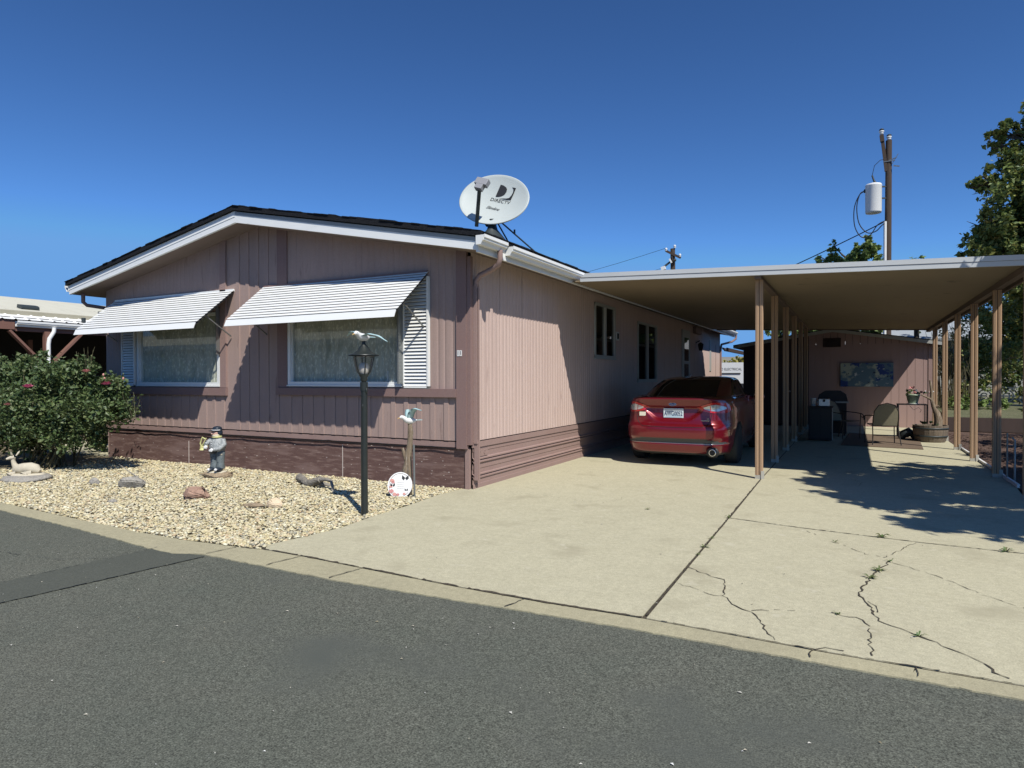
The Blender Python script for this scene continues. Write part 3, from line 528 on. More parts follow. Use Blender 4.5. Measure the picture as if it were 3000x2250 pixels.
# ================================================================== HOUSE
W, XP = 8.2, -4.02
def zu(x): return 3.10 + 0.193*((0.39-XP) - abs(x-XP)) if x > XP else 3.10+0.193*(0.39-XP)*(1-(XP-x)/(XP+W+0.42))   # underside of the roof
house = thing('mobile_home', 'long low manufactured home in faded pinkish brown siding with black shingle roof', 'house', (-4.1, 0, 0))
def wallgrid(name, us, dep, zr, place, m, parent):
    """columns us[i]; dep[i] outward offset; zr(u0,u1)->list of (zb0,zt0,zb1,zt1); place(u,d,z)->xyz"""
    mb = MB()
    for i in range(len(us)-1):
        for (b0, t0, b1, t1) in zr(us[i], us[i+1]):
            mb.add([place(us[i], dep[i], b0), place(us[i+1], dep[i+1], b1), place(us[i+1], dep[i+1], t1), place(us[i], dep[i], t0)], [(0, 1, 2, 3)])
    return mb.build(name, m, parent)
def ribs(a, b, pitch=0.098, amp=0.008, seam=(), seed=1):
    R = random.Random(seed); us = []; dp = []; x = a
    while x < b-1e-6:
        p = pitch*R.uniform(0.8, 1.2); nn = 7
        for k in range(nn):
            xx = x+p*k/nn
            if xx >= b: break
            us.append(xx); t = k/nn; dp.append(amp*(1-abs(2*t-1)**3.2))
        x += p
    us.append(b); dp.append(0)
    for s_ in seam:
        for off, dd in ((-0.006, 0.004), (-0.0055, -0.012), (0.0055, -0.012), (0.006, 0.004)):
            j = int(np.searchsorted(us, s_+off)); us.insert(j, s_+off); dp.insert(j, dd)
        keep = [i for i, u in enumerate(us) if not (abs(u-s_) < 0.0054 and dp[i] > -0.01)]
        us = [us[i] for i in keep]; dp = [dp[i] for i in keep]
    return us, dp
def battens(a, b, pitch=0.2265, wd=0.075, amp=0.013, start=0.05, groove=True):
    us = [a]; dp = [0.0]; x = a+start
    while x+wd < b:
        for xx, dd in ((x-0.005, 0.0), (x-0.004, -0.006), (x-0.001, -0.006), (x, amp), (x+wd, amp), (x+wd+0.001, 0.0)):
            us.append(xx); dp.append(dd)
        x += pitch
    us.append(b); dp.append(0.0); return us, dp
PF = lambda u, d, z: (u, -0.02-d, z)
zb = 0.645
top = lambda u: zu(u)+0.05
# board-and-batten: lower band left, middle, lower band right ; ribbed: upper left, upper right, right strip
fw = [battens(-W, -4.83, start=0.12)+(lambda a, b: [(zb, 1.25, zb, 1.25)],), battens(-4.83, -3.44, start=0.30)+(lambda a, b: [(zb, top(a), zb, top(b))],),
      battens(-3.44, -0.05, start=0.09)+(lambda a, b: [(zb, 1.28, zb, 1.28)],)]
us, dp = ribs(-W, -4.83, seed=4); us = sorted(set(us+[-7.21, -4.94])); dp = list(np.interp(us, *ribs(-W, -4.83, seed=4)))
fw.append((us, dp, lambda a, b: [(2.62, top(a), 2.62, top(b)), (1.25, 1.38, 1.25, 1.38)] if a > -7.211 and b < -4.939 else [(1.25, top(a), 1.25, top(b))]))
r_ = ribs(-3.44, -0.05, pitch=0.125, seed=5); us = sorted(set(r_[0]+[-3.34, -1.11])); dp = list(np.interp(us, *r_))
fw.append((us, dp, lambda a, b: [(2.62, top(a), 2.62, top(b)), (1.28, 1.395, 1.28, 1.395)] if a > -3.341 and b < -1.109 else [(1.28, top(a), 1.28, top(b))]))
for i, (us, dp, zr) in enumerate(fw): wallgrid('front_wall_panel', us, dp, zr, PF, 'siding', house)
# side wall, openings for two windows
SE = [0.79, 1.49, 2.70, 3.92, 5.14, 6.36, 7.58, 8.8, 10.0, 11.2, 12.5, 13.7, 14.9, 16.0, 17.2]
r_ = ribs(0.0, 18.25, pitch=0.105, amp=0.010, seam=SE, seed=9); ops = [(4.636, 5.876, 1.90, 2.99), (7.51, 9.193, 1.41, 2.83)]
us = sorted(set(r_[0]+[q for o_ in ops for q in o_[:2]])); dp = list(np.interp(us, *r_))
def zside(a, b):
    for o_ in ops:
        if a >= o_[0]-1e-6 and b <= o_[1]+1e-6: return [(zb, o_[2], zb, o_[2]), (o_[3], 3.2, o_[3], 3.2)]
    return [(zb, 3.2, zb, 3.2)]
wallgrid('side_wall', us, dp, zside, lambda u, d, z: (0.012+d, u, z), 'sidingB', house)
b = MB(); b.box(-W, -W+0.02, 0, 18.25, 0, 3.2); b.box(-W, 0, 18.25, 18.27, 0, 3.9); b.build('rear_wall', 'siding', house)
b = MB(); b.box(-W+0.03, -0.02, 0.12, 0.14, 0, 3.3); b.box(-0.14, -0.12, 0.14, 18.2, 0, 3.3); b.build('inner_wall', 'dark', house)
# skirting
b = MB()
sx = [-W, -6.9, -5.80, -2.25, -0.02]
for i in range(4): b.box(sx[i]+0.003, sx[i+1]-0.003, 0.005-0.003*(i % 2), 0.04, -0.05, 0.56)
skb = b
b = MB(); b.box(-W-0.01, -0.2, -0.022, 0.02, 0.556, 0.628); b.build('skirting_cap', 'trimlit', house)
b = MB(); b.box(-W, -0.05, 0.0, 0.03, 0.626, 0.66); b.build('shadow_gap', 'dark', house)  # dark strip painted as the shade line below the siding
R = random.Random(5)
for k in range(60):
    x = R.choice([R.uniform(-8.1, -0.3), R.uniform(-2.4, -0.3)]); z = R.uniform(0.08, 0.52); s = R.uniform(0.003, 0.008); skb.box(x-s, x+s*R.uniform(.6, 2.5), -0.0015, 0.006, z-s*.6, z+s*.6, 1)
skb.box(-5.806, -5.798, -0.006, 0.002, 0.0, 0.40, 1); skb.box(-2.256, -2.248, -0.006, 0.002, 0.0, 0.5, 1)
skb.build('skirting', ['skirt', 'fleck'], house)
# side skirting : horizontal ribbed metal
prof = [(0.56, 0.02), (0.50, 0.02), (0.497, 0.014), (0.42, 0.014), (0.405, 0.034), (0.388, 0.034), (0.380, 0.012), (0.372, 0.012), (0.362, 0.034), (0.345, 0.034), (0.335, 0.014), (0.262, 0.014), (0.259, 0.008), (0.20, 0.008), (0.190, 0.032), (0.175, 0.032), (0.168, 0.010), (0.160, 0.010), (0.150, 0.032), (0.133, 0.032), (0.125, 0.016), (0.06, 0.016), (0.057, 0.024), (-0.05, 0.024)]
b = MB()
for y0, y1 in ((0.02, 3.9), (3.905, 7.9), (7.905, 12), (12.005, 18.25)):
    v = [(p[1], y0, p[0]) for p in prof]+[(p[1], y1, p[0]) for p in prof]; n = len(prof); b.add(v, [(i, i+1, n+i+1, n+i) for i in range(n-1)])
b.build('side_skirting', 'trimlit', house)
b = MB(); b.box(0.005, 0.034, 0.02, 18.25, 0.556, 0.63); b.build('side_skirting_cap', 'trimlit', house)
b = MB(); b.box(-0.05, 0.008, 0.0, 18.25, 0.626, 0.66); b.build('shadow_gap', 'dark', house)  # same painted shade line along the side wall
# corner posts and trims
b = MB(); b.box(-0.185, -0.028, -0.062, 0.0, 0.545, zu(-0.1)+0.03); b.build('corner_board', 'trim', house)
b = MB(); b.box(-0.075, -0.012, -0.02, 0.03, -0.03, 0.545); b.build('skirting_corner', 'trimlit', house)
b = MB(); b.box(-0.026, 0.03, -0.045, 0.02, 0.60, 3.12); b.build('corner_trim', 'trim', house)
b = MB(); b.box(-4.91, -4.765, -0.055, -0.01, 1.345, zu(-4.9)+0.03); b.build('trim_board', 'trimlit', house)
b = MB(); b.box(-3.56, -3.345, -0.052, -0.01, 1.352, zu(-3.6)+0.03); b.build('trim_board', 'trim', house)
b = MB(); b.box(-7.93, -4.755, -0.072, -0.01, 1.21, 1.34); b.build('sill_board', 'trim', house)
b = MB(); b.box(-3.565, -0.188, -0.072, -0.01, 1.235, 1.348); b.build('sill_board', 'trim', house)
# roof
OF, YB = -0.447, 19.2; XL, XR = -W-0.42, 0.39
def roofpts(off): return [(XL, zu(XL)+off), (XP, zu(XP)+off), (XR, zu(XR)+off)]
b = MB(); lo = roofpts(0.0); hi = roofpts(0.16)
for (a0, a1) in ((0, 1), (1, 2)):
    b.prism([lo[a0], lo[a1], hi[a1], hi[a0]], 'y', OF+0.03, YB)
b.build('roof_deck', 'soffit', house)
b = MB(); hi2 = [(XL-0.06, zu(XL)+0.16), (XP, zu(XP)+0.172), (XR+0.07, zu(XR)+0.152)]; th = [(x, z+0.07) for x, z in hi2]
for (a0, a1) in ((0, 1), (1, 2)): b.prism([hi2[a0], hi2[a1], th[a1], th[a0]], 'y', OF-0.05, YB+0.03)
R = random.Random(8)
for side in (0, 1):     # irregular shingle tabs along the rake
    p0, p1 = th[side], th[side+1]; n_ = 34
    for k in range(n_):
        t0, t1 = k/n_, (k+1)/n_; q = lambda t: (p0[0]+(p1[0]-p0[0])*t, p0[1]+(p1[1]-p0[1])*t); A_, B_ = q(t0), q(t1); h = R.uniform(0.002, 0.017)
        b.prism([(A_[0], A_[1]-0.002), (B_[0], B_[1]-0.002), (B_[0], B_[1]+h), (A_[0], A_[1]+h)], 'y', OF-0.05-R.uniform(0.0, 0.02), OF+0.35)
for k in range(75):   # eave shingle edge along the side
    y = OF+k*0.26; b.box(XR-0.05, XR+0.075+R.uniform(0, .012), y, y+0.25, zu(XR)+0.21, zu(XR)+0.222+R.uniform(0, 0.008))
b.build('roof_shingles', 'shingle', house)
b = MB()
b.prism([(XL, zu(XL)-0.005), (XP, zu(XP)-0.015), (XP, zu(XP)+0.165), (XL, zu(XL)+0.165)], 'y', OF-0.012, OF+0.028)
b.prism([(XP, zu(XP)-0.015), (XR, zu(XR)-0.005), (XR, zu(XR)+0.105), (XP, zu(XP)+0.105)], 'y', OF-0.012, OF+0.028)
b.prism([(XL-0.005, zu(XL)+0.075), (XP, zu(XP)+0.075), (XP, zu(XP)+0.083), (XL-0.005, zu(XL)+0.083)], 'y', OF-0.018, OF-0.008)
b.build('fascia', 'fascia', house)
b = MB(); b.prism([(XP, zu(XP)+0.105), (XR, zu(XR)+0.105), (XR, zu(XR)+0.155), (XP, zu(XP)+0.155)], 'y', OF-0.016, OF+0.028)
b.build('fascia_upper', 'shade_roofgrey', house)  # upper board, grey from shingle shade put into its colour
b = MB(); b.box(XR-0.022, XR+0.012, OF-0.01, YB, zu(XR)-0.03, zu(XR)+0.1); b.build('eave_board', 'white', house)
GP = [(0, 0), (0, 0.115), (0.012, 0.115), (0.012, 0.01), (0.062, 0.01), (0.075, 0.045), (0.105, 0.062), (0.105, 0.085), (0.118, 0.09), (0.118, 0.122), (0.128, 0.122), (0.128, 0.082), (0.115, 0.076), (0.113, 0.054), (0.085, 0.038), (0.07, 0.0)]
gx0, gz0 = XR+0.014, 3.148
for y0, y1, dz in ((-0.52, 0.10, 0.0), (0.25, YB, -0.012)):
    b = MB(); b.prism([(gx0+p[0], gz0+dz+p[1]) for p in GP], 'y', y0, y1); b.prism([(gx0+p[0], gz0+dz+p[1]) for p in GP[:1]+GP[1:2]+[(0.12, 0.115), (0.105, 0.06), (0.07, 0)]], 'y', y0-0.004, y0); b.prism([(gx0+p[0], gz0+dz+p[1]) for p in [(0, 0), (0, 0.115), (0.12, 0.115), (0.105, 0.06), (0.07, 0)]], 'y', y1, y1+0.004)
    b.build('gutter', 'white', house)
b = MB(); b.prism([(XL-0.01-p[0], zu(XL)+0.05+p[1]) for p in GP], 'y', OF-0.02, YB); b.build('gutter', 'white', house)
# downspouts
b = MB(); b.tube([(0.47, -0.02, 3.16), (0.47, -0.02, 3.05), (0.44, 0.0, 2.98), (0.30, 0.05, 2.93), (0.12, 0.06, 2.87), (0.06, 0.06, 2.80), (0.05, 0.06, 2.72)], 0.036, 10); b.build('downspout_elbow', 'trimlit', house)
b = MB(); b.box(0.020, 0.082, 0.03, 0.095, 0.63, 2.75); b.box(0.036, 0.090, 0.035, 0.10, 0.12, 0.66); b.box(0.012, 0.094, 0.02, 0.105, 0.615, 0.64); b.box(0.092, 0.098, 0.05, 0.08, 0.12, 2.7); b.build('downspout', 'trimlit', house)
b = MB(); b.tube([(-8.45, -0.3, 3.12), (-8.45, -0.3, 2.96), (-8.42, -0.25, 2.90), (-8.27, 0.05, 2.86), (-8.22, 0.1, 2.8), (-8.22, 0.1, 0.2)], 0.035, 10); b.build('downspout', 'trim', house)
b = MB(); b.tube([(0.47, YB-0.06, 3.14), (0.46, YB-0.08, 3.0), (0.35, YB-0.3, 2.88), (0.08, 18.2, 2.75), (0.05, 18.2, 2.6), (0.05, 18.2, 0.2)], 0.04, 10); b.build('downspout', 'trim', house)
# house number plates
for k, dx in enumerate((-0.151, -0.110)):
    b = MB(); b.box(dx-0.017, dx+0.017, -0.068, -0.062, 1.79, 1.868); pl = b.build('number_plate', 'birdwhite', house)
    text_obj('digit', '1', 0.075, frame_m((dx, -0.0685, 1.829), (1, 0, 0), (0, 0, 1)), 'signblack', pl)
b = MB(); b.box(0.026, 0.030, 0.12, 0.41, 0.425, 0.525); np_ = b.build('raised_number_plate', 'trimlit', house)
for k, (ch, yy) in enumerate((('5', 0.20), ('0', 0.32))): text_obj('raised_digit', ch, 0.085, frame_m((0.031, yy, 0.475), (0, 1, 0), (0, 0, 1)), 'trimlit', np_, 0.006)
# ---- front windows
def front_window(x0, x1, z0, z1):
    f = MB(); t = 0.055
    f.box(x0, x0+t, -0.045, 0.03, z0, z1); f.box(x1-t, x1, -0.045, 0.03, z0, z1); f.box(x0+t, x1-t, -0.045, 0.03, z0, z0+0.05); f.box(x0+t, x1-t, -0.045, 0.03, z1-0.05, z1)
    f.box(x0+t, x0+t+0.02, -0.02, 0.03, z0+.05, z1-.05); f.box(x1-t-0.02, x1-t, -0.02, 0.03, z0+.05, z1-.05)
    f.box(x0-0.01, x1+0.01, -0.06, -0.012, z0-0.022, z0-0.001)
    fr = f.build('window', 'white', house)
    g_ = MB(); g_.quad((x0+t+.01, 0.0, z0+.04), (x1-t-.01, 0.0, z0+.04), (x1-t-.01, 0.0, z1-.04), (x0+t+.01, 0.0, z1-.04)); g_.build('pane', 'glass', fr)
    c_ = MB(); R = random.Random(int(-x0*10)); us = np.linspace(x0+0.06, x1-0.06, 240); ph = [R.uniform(0, 6) for _ in range(4)]
    ys = [0.040+0.012*math.sin(u*31+ph[0]+1.3*math.sin(u*5+ph[1]))+0.008*math.sin(u*73+ph[2]) for u in us]
    n = len(us); c_.add([(u, y, z0+0.03) for u, y in zip(us, ys)]+[(u, y, z1) for u, y in zip(us, ys)], [(i, i+1, n+i+1, n+i) for i in range(n-1)], 0, True); c_.build('curtain', 'curtain', fr)
    return fr
front_window(-7.21, -4.94, 1.38, 2.62); fr2 = front_window(-3.34, -1.11, 1.395, 2.62)
b = MB(); b.lathe([(0.0, 0), (0.03, 0.005), (0.012, 0.03), (0.022, 0.06), (0.008, 0.1), (0.012, 0.14), (0, 0.15)], (-1.42, 0.04, 1.455), 10); b.build('window_ornament', 'birdwhite', fr2)
# ---- side windows
for (y0, y1, z0, z1) in ops:
    f = MB(); t = 0.05
    for a, c_ in ((y0, y0+t), (y1-t, y1), ((y0+y1)/2-0.04, (y0+y1)/2+0.04)): f.box(-0.02, 0.045, a, c_, z0, z1)
    f.box(-0.02, 0.043, y0, y1, z0, z0+0.05); f.box(-0.02, 0.043, y0, y1, z1-0.05, z1); f.box(0.0, 0.055, y0-0.03, y1+0.02, z0-0.03, z0-0.002)
    fr = f.build('side_window', 'vinyl', house); q = MB(); q.quad((0.006, y0+.02, z0+.03), (0.006, y1-.02, z0+.03), (0.006, y1-.02, z1-.03), (0.006, y0+.02, z1-.03)); q.build('pane', 'glassdark', fr)
b = MB(); b.box(0.02, 0.05, 5.92, 6.09, 2.30, 2.48); pb = b.build('small_wall_plaque', 'winframe', house)
b = MB(); b.box(0.05, 0.053, 5.95, 6.06, 2.33, 2.45); b.build('plaque_face', 'dark', pb)
b = MB(); b.box(0.01, 0.05, 11.95, 12.96, 0.70, 2.93); dr = b.build('door', 'vinyl', house)
b = MB(); b.box(0.05, 0.056, 12.2, 12.75, 2.0, 2.7); b.box(0.05, 0.056, 12.2, 12.75, 1.1, 1.9); b.build('door_glass', 'glassdark', dr)
b = MB(); b.ell((0.08, 12.86, 1.55), (0.035, 0.035, 0.035)); b.build('door_knob', 'chrome', dr)
b = MB(); b.box(0.01, 0.12, 13.49, 14.4, 2.9, 3.1); b.build('wall_box', 'trimlit', house)
b = MB(); b.bar((0.02, 13.9, 2.62), (0.16, 13.9, 2.68), 0.03); b.lathe([(0.0, 0.28), (0.02, 0.26), (0.10, 0.20), (0.09, 0.19), (0.055, 0.0), (0.0, 0.0)], (0.18, 13.9, 2.36), 8); b.build('porch_lantern', 'black', house)
b = MB(); b.box(0.01, 0.04, 16.15, 16.42, 1.72, 2.82); b.build('far_window', 'vinyl', house)
b = MB(); b.box(0.01, 0.028, 17.3, 17.34, 0.66, 2.7); b.build('seam_strip', 'trim', house)
# ---- awnings
def awning(x0, x1, nm):
    zt, zbm, yo = 2.955, 2.37, -0.75; n = 13; y0 = -0.04
    aw = MB(); 
    for k in range(n):
        t0, t1 = k/n, (k+1)/n; ya, yb_ = y0+(yo-y0)*t0, y0+(yo-y0)*t1; za, zb_ = zt+(zbm-zt)*t0, zt+(zbm-zt)*t1
        # each slat stops short of the next, leaving a louvre gap
        q_ = 0.64; yc, zc_ = ya+(yb_-ya)*q_, za+(zb_-za)*q_
        aw.prism([(ya, za+0.014), (yc, zc_+0.020), (yc-0.004, zc_+0.010), (yc, zc_+0.012), (ya, za+0.008)], 'x', x0-0.012, x1+0.012)
    a_ = aw.build('awning', 'slat', house)
    g_ = MB(); g_.prism([(y0, zt-0.022), (yo+0.01, zbm-0.018), (yo+0.01, zbm-0.024), (y0, zt-0.028)], 'x', x0+0.004, x1-0.004); g_.build('slat_gap_shade', 'slatdark', a_)  # near-black sheet, shade between the slats put into its colour
    v_ = MB(); v_.prism([(yo-0.005, zbm+0.012), (yo-0.045, zbm-0.085), (yo-0.038, zbm-0.088), (yo+0.002, zbm+0.006)], 'x', x0-0.005, x1+0.005); v_.build('valance', 'white', a_)
    h_ = MB(); h_.box(x0, x1, -0.055, -0.021, zt-0.01, zt+0.03); h_.build('header_rail', 'trim' if nm else 'white', a_)
    for x in (x0+0.06, x1-0.06):
        m_ = MB(); m_.bar((x, -0.045, 2.20), (x, -0.52, 2.50), 0.018, 0.018); m_.build('support_arm', 'galv', a_)
    return a_
awning(-7.86, -4.58, 0); a2 = awning(-3.86, -0.66, 1)
def shutter(x0, x1, z0, z1, m='slat'):
    s_ = MB(); s_.box(x0, x0+0.02, -0.07, -0.022, z0, z1); s_.box(x1-0.03, x1, -0.07, -0.022, z0, z1); s_.box(x0, x1, -0.07, -0.022, z0-.004, z0+0.02)
    n = int((z1-z0)/0.049)
    for k in range(n):
        z = z0+0.02+(z1-z0-0.02)*k/n; p = (z1-z0-0.02)/n
        s_.prism([(-0.062, z+0.002), (-0.066, z+0.006), (-0.045, z+p-0.006), (-0.040, z+p-0.008)], 'x', x0+0.02, x1-0.03)
    o = s_.build('shutter', m, house); d_ = MB(); d_.box(x0+0.01, x1-0.02, -0.036, -0.024, z0, z1); d_.build('louvre_gap_shade', 'slatdark', o)  # near-black panel paints the shade between louvres
shutter(-1.07, -0.635, 1.362, 2.90); shutter(-7.65, -7.25, 1.362, 2.55)
b = MB(); b.box(-1.10, -1.075, -0.16, -0.02, 1.42, 2.5); b.build('awning_channel', 'galv', a2)
b = MB(); b.box(-4.93, -4.915, -0.12, -0.02, 1.9, 2.7); b.build('awning_channel', 'galv', house)
# cable along the skirting
b = MB(); R = random.Random(1); P = []
for k in range(60):
    x = -8.2+k*8.0/59; P.append((x, -0.03-0.006*R.random(), 0.555-0.02*abs(math.sin(k*0.45))+R.uniform(-.003, .003)))
b.tube(P, 0.008, 6); b.build('cable', 'cable', house)

# loose grit and pale flecks scattered on the road and driveway
R = np.random.RandomState(77); N = 520
x = R.uniform(-3, 6.5, N); y = np.where(R.rand(N) < 0.62, R.uniform(-7, -3.9, N), R.uniform(-3.3, 3, N)); ok = (y < -3.9) | (x > 0.15); x, y = x[ok], y[ok]; N = len(x)
z = np.where(y < -3.8, -0.008, 0.003)+0.002; s = 0.0025+0.006*R.rand(N)**4; a = R.rand(N)*PI
V = np.stack([np.stack([x+np.cos(a+q)*s*(1.6 if q in (0, PI) else 0.6), y+np.sin(a+q)*s, z+0.004*(i % 2)], 1) for i, q in enumerate((0, PI/2, PI, 3*PI/2))], 1).reshape(-1, 3)
tag(np_mesh('loose_grit', V, np.arange(4*N).reshape(-1, 4), 'grit', smooth=False), 'tiny pale flecks of grit scattered over road and driveway', 'grit', kind='stuff')
# ================================================================== CARPORT
cp = thing('carport', 'flat metal carport on tan posts attached along the side of the pink house', 'carport', (3.5, 7.8, 0))
zd = lambda x: 3.10-0.036*x
X0, X1, YF, YE = 0.55, 6.62, 2.50, 14.62
us = []; dz = []; y = YF+0.04
while y < YE-0.02:
    for a, h in ((0, 0), (0.045, 0), (0.055, 0.022), (0.085, 0.022), (0.095, 0)): us.append(y+a); dz.append(h)
    y += 0.1
b = MB()
for i in range(len(us)-1):
    b.add([(X0-.14, us[i], zd(X0-.14)+dz[i]), (X1-0.03, us[i], zd(X1)+dz[i]), (X1-0.03, us[i+1], zd(X1)+dz[i+1]), (X0-.14, us[i+1], zd(X0-.14)+dz[i+1])], [(0, 1, 2, 3)])
b.build('roof_deck', 'deck', cp)
b = MB(); b.prism([(X0+0.02, zd(X0)+0.045), (X1-0.04, zd(X1)+0.045), (X1-0.04, zd(X1)+0.06), (X0+0.02, zd(X0)+0.06)], 'y', YF+0.05, YE-0.02); b.build('roof_top', 'decktop', cp)
b = MB()
b.prism([(X0+0.03, zd(X0)-0.012), (X1, zd(X1)-0.012), (X1, zd(X1)+0.05), (X0+0.03, zd(X0)+0.05)], 'y', YF-0.004, YF+0.035)
b.prism([(X0+0.045, zd(X0)+0.054), (X1, zd(X1)+0.054), (X1, zd(X1)+0.118), (X0+0.12, zd(X0)+0.118)], 'y', YF-0.012, YF+0.03)
b.build('fascia', 'cfascia', cp)
b = MB(); b.prism([(X0+0.03, zd(X0)+0.049), (X1, zd(X1)+0.049), (X1, zd(X1)+0.055), (X0+0.03, zd(X0)+0.055)], 'y', YF+0.0, YF+0.03); b.build('fascia_seam', 'beam', cp)
b = MB(); b.box(X1-0.035, X1, YF+0.036, YE, zd(X1)-0.06, zd(X1)+0.115); b.build('side_fascia', 'beam', cp)
b = MB(); b.prism([(X0, zd(X0)-0.03), (X1-.04, zd(X1)-0.03), (X1-.04, zd(X1)+0.1), (X0, zd(X0)+0.1)], 'y', YE, YE+0.03); b.build('rear_fascia', 'beam', cp)
XA, XB = 3.313, 6.43
for x, w_ in ((XA, 0.09), (XB, 0.09)):
    b = MB(); b.prism([(x-w_/2, zd(x)-0.085 if x == XB else zd(x)-0.055), (x+w_/2, zd(x)-0.085 if x == XB else zd(x)-0.055), (x+w_/2, zd(x)-0.003), (x-w_/2, zd(x)-0.003)], 'y', YF+0.04, YE-0.01); b.build('beam', 'beam', cp)
def post(x, h, y):
    b = MB()
    for s in (-1, 1):
        c = x+s*0.029
        b.prism([(c-0.024, y-0.03), (c-0.012, y-0.036), (c+0.012, y-0.036), (c+0.024, y-0.03), (c+0.024, y+0.03), (c-0.024, y+0.03)], 'z', 0.055, h)
        b.add([(c-0.0015, y-0.0375, 0.06), (c+0.0015, y-0.0375, 0.06), (c+0.0015, y-0.0375, h), (c-0.0015, y-0.0375, h)], [(0, 1, 2, 3)], 1)
    b.box(x-0.006, x+0.006, y-0.02, y+0.03, 0.055, h, 1)
    o = b.build('post', ['posttan', 'beam'], cp)
    q = MB(); q.box(x-0.054, x+0.054, y-0.034, y+0.028, 0, 0.056); q.prism([(x+0.03, y-0.045), (x+0.075, y-0.035), (x+0.07, y-0.01), (x+0.03, y-0.02)], 'z', 0, 0.12); q.build('post_foot', 'postbase', o)
    return o
pa = post(XA, zd(XA)-0.055, 2.74); pb_ = post(XB, zd(XB)-0.085, 4.48)
for k in range(1, 6):
    o = copy_tree(pa, cp); o.location.y += 2.1*k
for k in (-1, 1, 2, 3, 4):
    o = copy_tree(pb_, cp); o.location.y += 2.07*k if k > 0 else -2.0

# ================================================================== SHED
sh = thing('garden_shed', 'pink sided shed with a low black gable roof standing behind the carport', 'shed', (4, 17, 0))
SX0, SX1, SY, SP = 1.35, 6.58, 14.9, 3.97
zr_ = lambda x: 2.90-0.155*abs(x-SP) if x < SP else 2.90-0.168*abs(x-SP)
b = MB(); us = list(np.arange(3.3, SX1, 0.203))+[SX1]
for i in range(len(us)-1):
    b.prism([(us[i]+(0.004 if i else 0), 0.0), (us[i+1]-0.004, 0.0), (us[i+1]-0.004, zr_(us[i+1])), (us[i]+0.004, zr_(us[i]))], 'y', SY, SY+0.02)
b.box(3.3, SX1-0.01, SY+0.012, SY+0.03, 0, 2.5); b.box(SX1-0.02, SX1, SY+0.02, 20, 0, 2.44)
b.build('wall', 'pinkwall', sh)
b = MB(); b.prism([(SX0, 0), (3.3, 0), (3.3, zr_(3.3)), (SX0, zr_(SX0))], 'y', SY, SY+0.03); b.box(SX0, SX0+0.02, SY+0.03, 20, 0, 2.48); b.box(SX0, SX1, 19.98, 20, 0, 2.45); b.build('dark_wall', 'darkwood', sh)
b = MB(); b.box(1.9, 2.85, SY-0.03, SY-0.002, 0.05, 2.1); dd = b.build('shed_door', 'darkwood', sh); b = MB(); b.ell((2.75, SY-0.06, 1.05), (0.03, 0.03, 0.03)); b.build('door_knob', 'galv', dd)
b = MB(); yf = SY-0.22
for a0, a1 in (((1.06, zr_(1.06)), (SP, zr_(SP))), ((SP, zr_(SP)), (6.86, zr_(6.86)))):
    b.prism([(a0[0], a0[1]), (a1[0], a1[1]), (a1[0], a1[1]+0.10), (a0[0], a0[1]+0.10)], 'y', yf+0.02, 20.3)
b.build('roof', 'shingle', sh)
b = MB()
for a0, a1 in (((1.08, zr_(1.08)), (SP, zr_(SP))), ((SP, zr_(SP)), (6.84, zr_(6.84)))):
    b.prism([(a0[0], a0[1]-0.02), (a1[0], a1[1]-0.02), (a1[0], a1[1]+0.075), (a0[0], a0[1]+0.075)], 'y', yf, yf+0.019)
b.build('fascia', 'vinyl', sh)
b = MB(); b.prism([(p[0]*1.2+0.86-p[0]*2.4, p[1]+2.36) for p in GP], 'y', yf, 20.3); b.build('gutter', 'darkwood', sh)
b = MB(); b.box(3.7, 4.2, SY-0.02, SY-0.001, 2.42, 2.70); 
for k in range(6): b.prism([(SY-0.05, 2.44+k*.043), (SY-0.02, 2.47+k*.043), (SY-0.018, 2.465+k*.043), (SY-0.048, 2.435+k*.043)], 'x', 3.72, 4.18)
b.build('gable_vent', 'darkwood', sh)
b = MB(); b.box(SX1-0.11, SX1+0.01, SY-0.02, SY-0.002, 0, 2.42); b.build('corner_board', 'trimlit', sh)
b = MB(); b.box(4.19, 5.59, SY-0.055, SY-0.006, 1.205, 1.92); o = b.build('wall_painting', 'teal'); tag(o, 'wide abstract blue and grey canvas hanging on the shed wall', 'painting')

# ================================================================== CAR
car = thing('parked_car', 'dark red sedan parked under the carport with its tail to the street', 'car', (1.86, 3.36, 0))
CM = Matrix.Translation((1.86, 3.36, 0)) @ Matrix.Diagonal((1.0, 1.0, 1.035, 1))
HL = 2.43; NE = 6.0
ip = lambda x, xs, ys: float(np.interp(x, xs, ys))
def HW(z): return ip(z, [0.2, 0.26, 0.36, 0.5, 0.62, 0.72, 0.85, 0.95, 1.03, 1.09, 1.12], [0.84, 0.875, 0.91, 0.925, 0.93, 0.925, 0.915, 0.905, 0.885, 0.85, 0.80])
def RY(z): return ip(z, [0.2, 0.235, 0.26, 0.32, 0.375, 0.39, 0.45, 0.47, 0.55, 0.62, 0.66, 0.70, 0.76, 0.85, 0.95, 1.02, 1.07, 1.10, 1.115, 1.12], [0.16, 0.10, 0.075, 0.055, 0.035, 0.06, 0.045, 0.01, 0.0, 0.0, 0.015, 0.06, 0.085, 0.10, 0.105, 0.085, 0.055, 0.03, 0.035, 0.08])
def base_pt(t, hw, ry, hl, n):
    a = abs(t); sg = 1 if t >= 0 else -1
    if a <= 0.9: x = a; y = hl*(1-(1-x**n)**(1/n))
    else:
        yb = hl*(1-(1-0.9**n)**(1/n)); y = yb+(a-0.9)*(hl-yb); q = 1-y/hl; x = (1-q**n)**(1/n) if q > 0 else 1
    return sg*x*hw, ry*(1 if a <= 0.9 else max(0, 1-(a-0.9)*3))+y
def smooth(a, b, x): x = max(0, min(1, (x-a)/(b-a))); return x*x*(3-2*x)
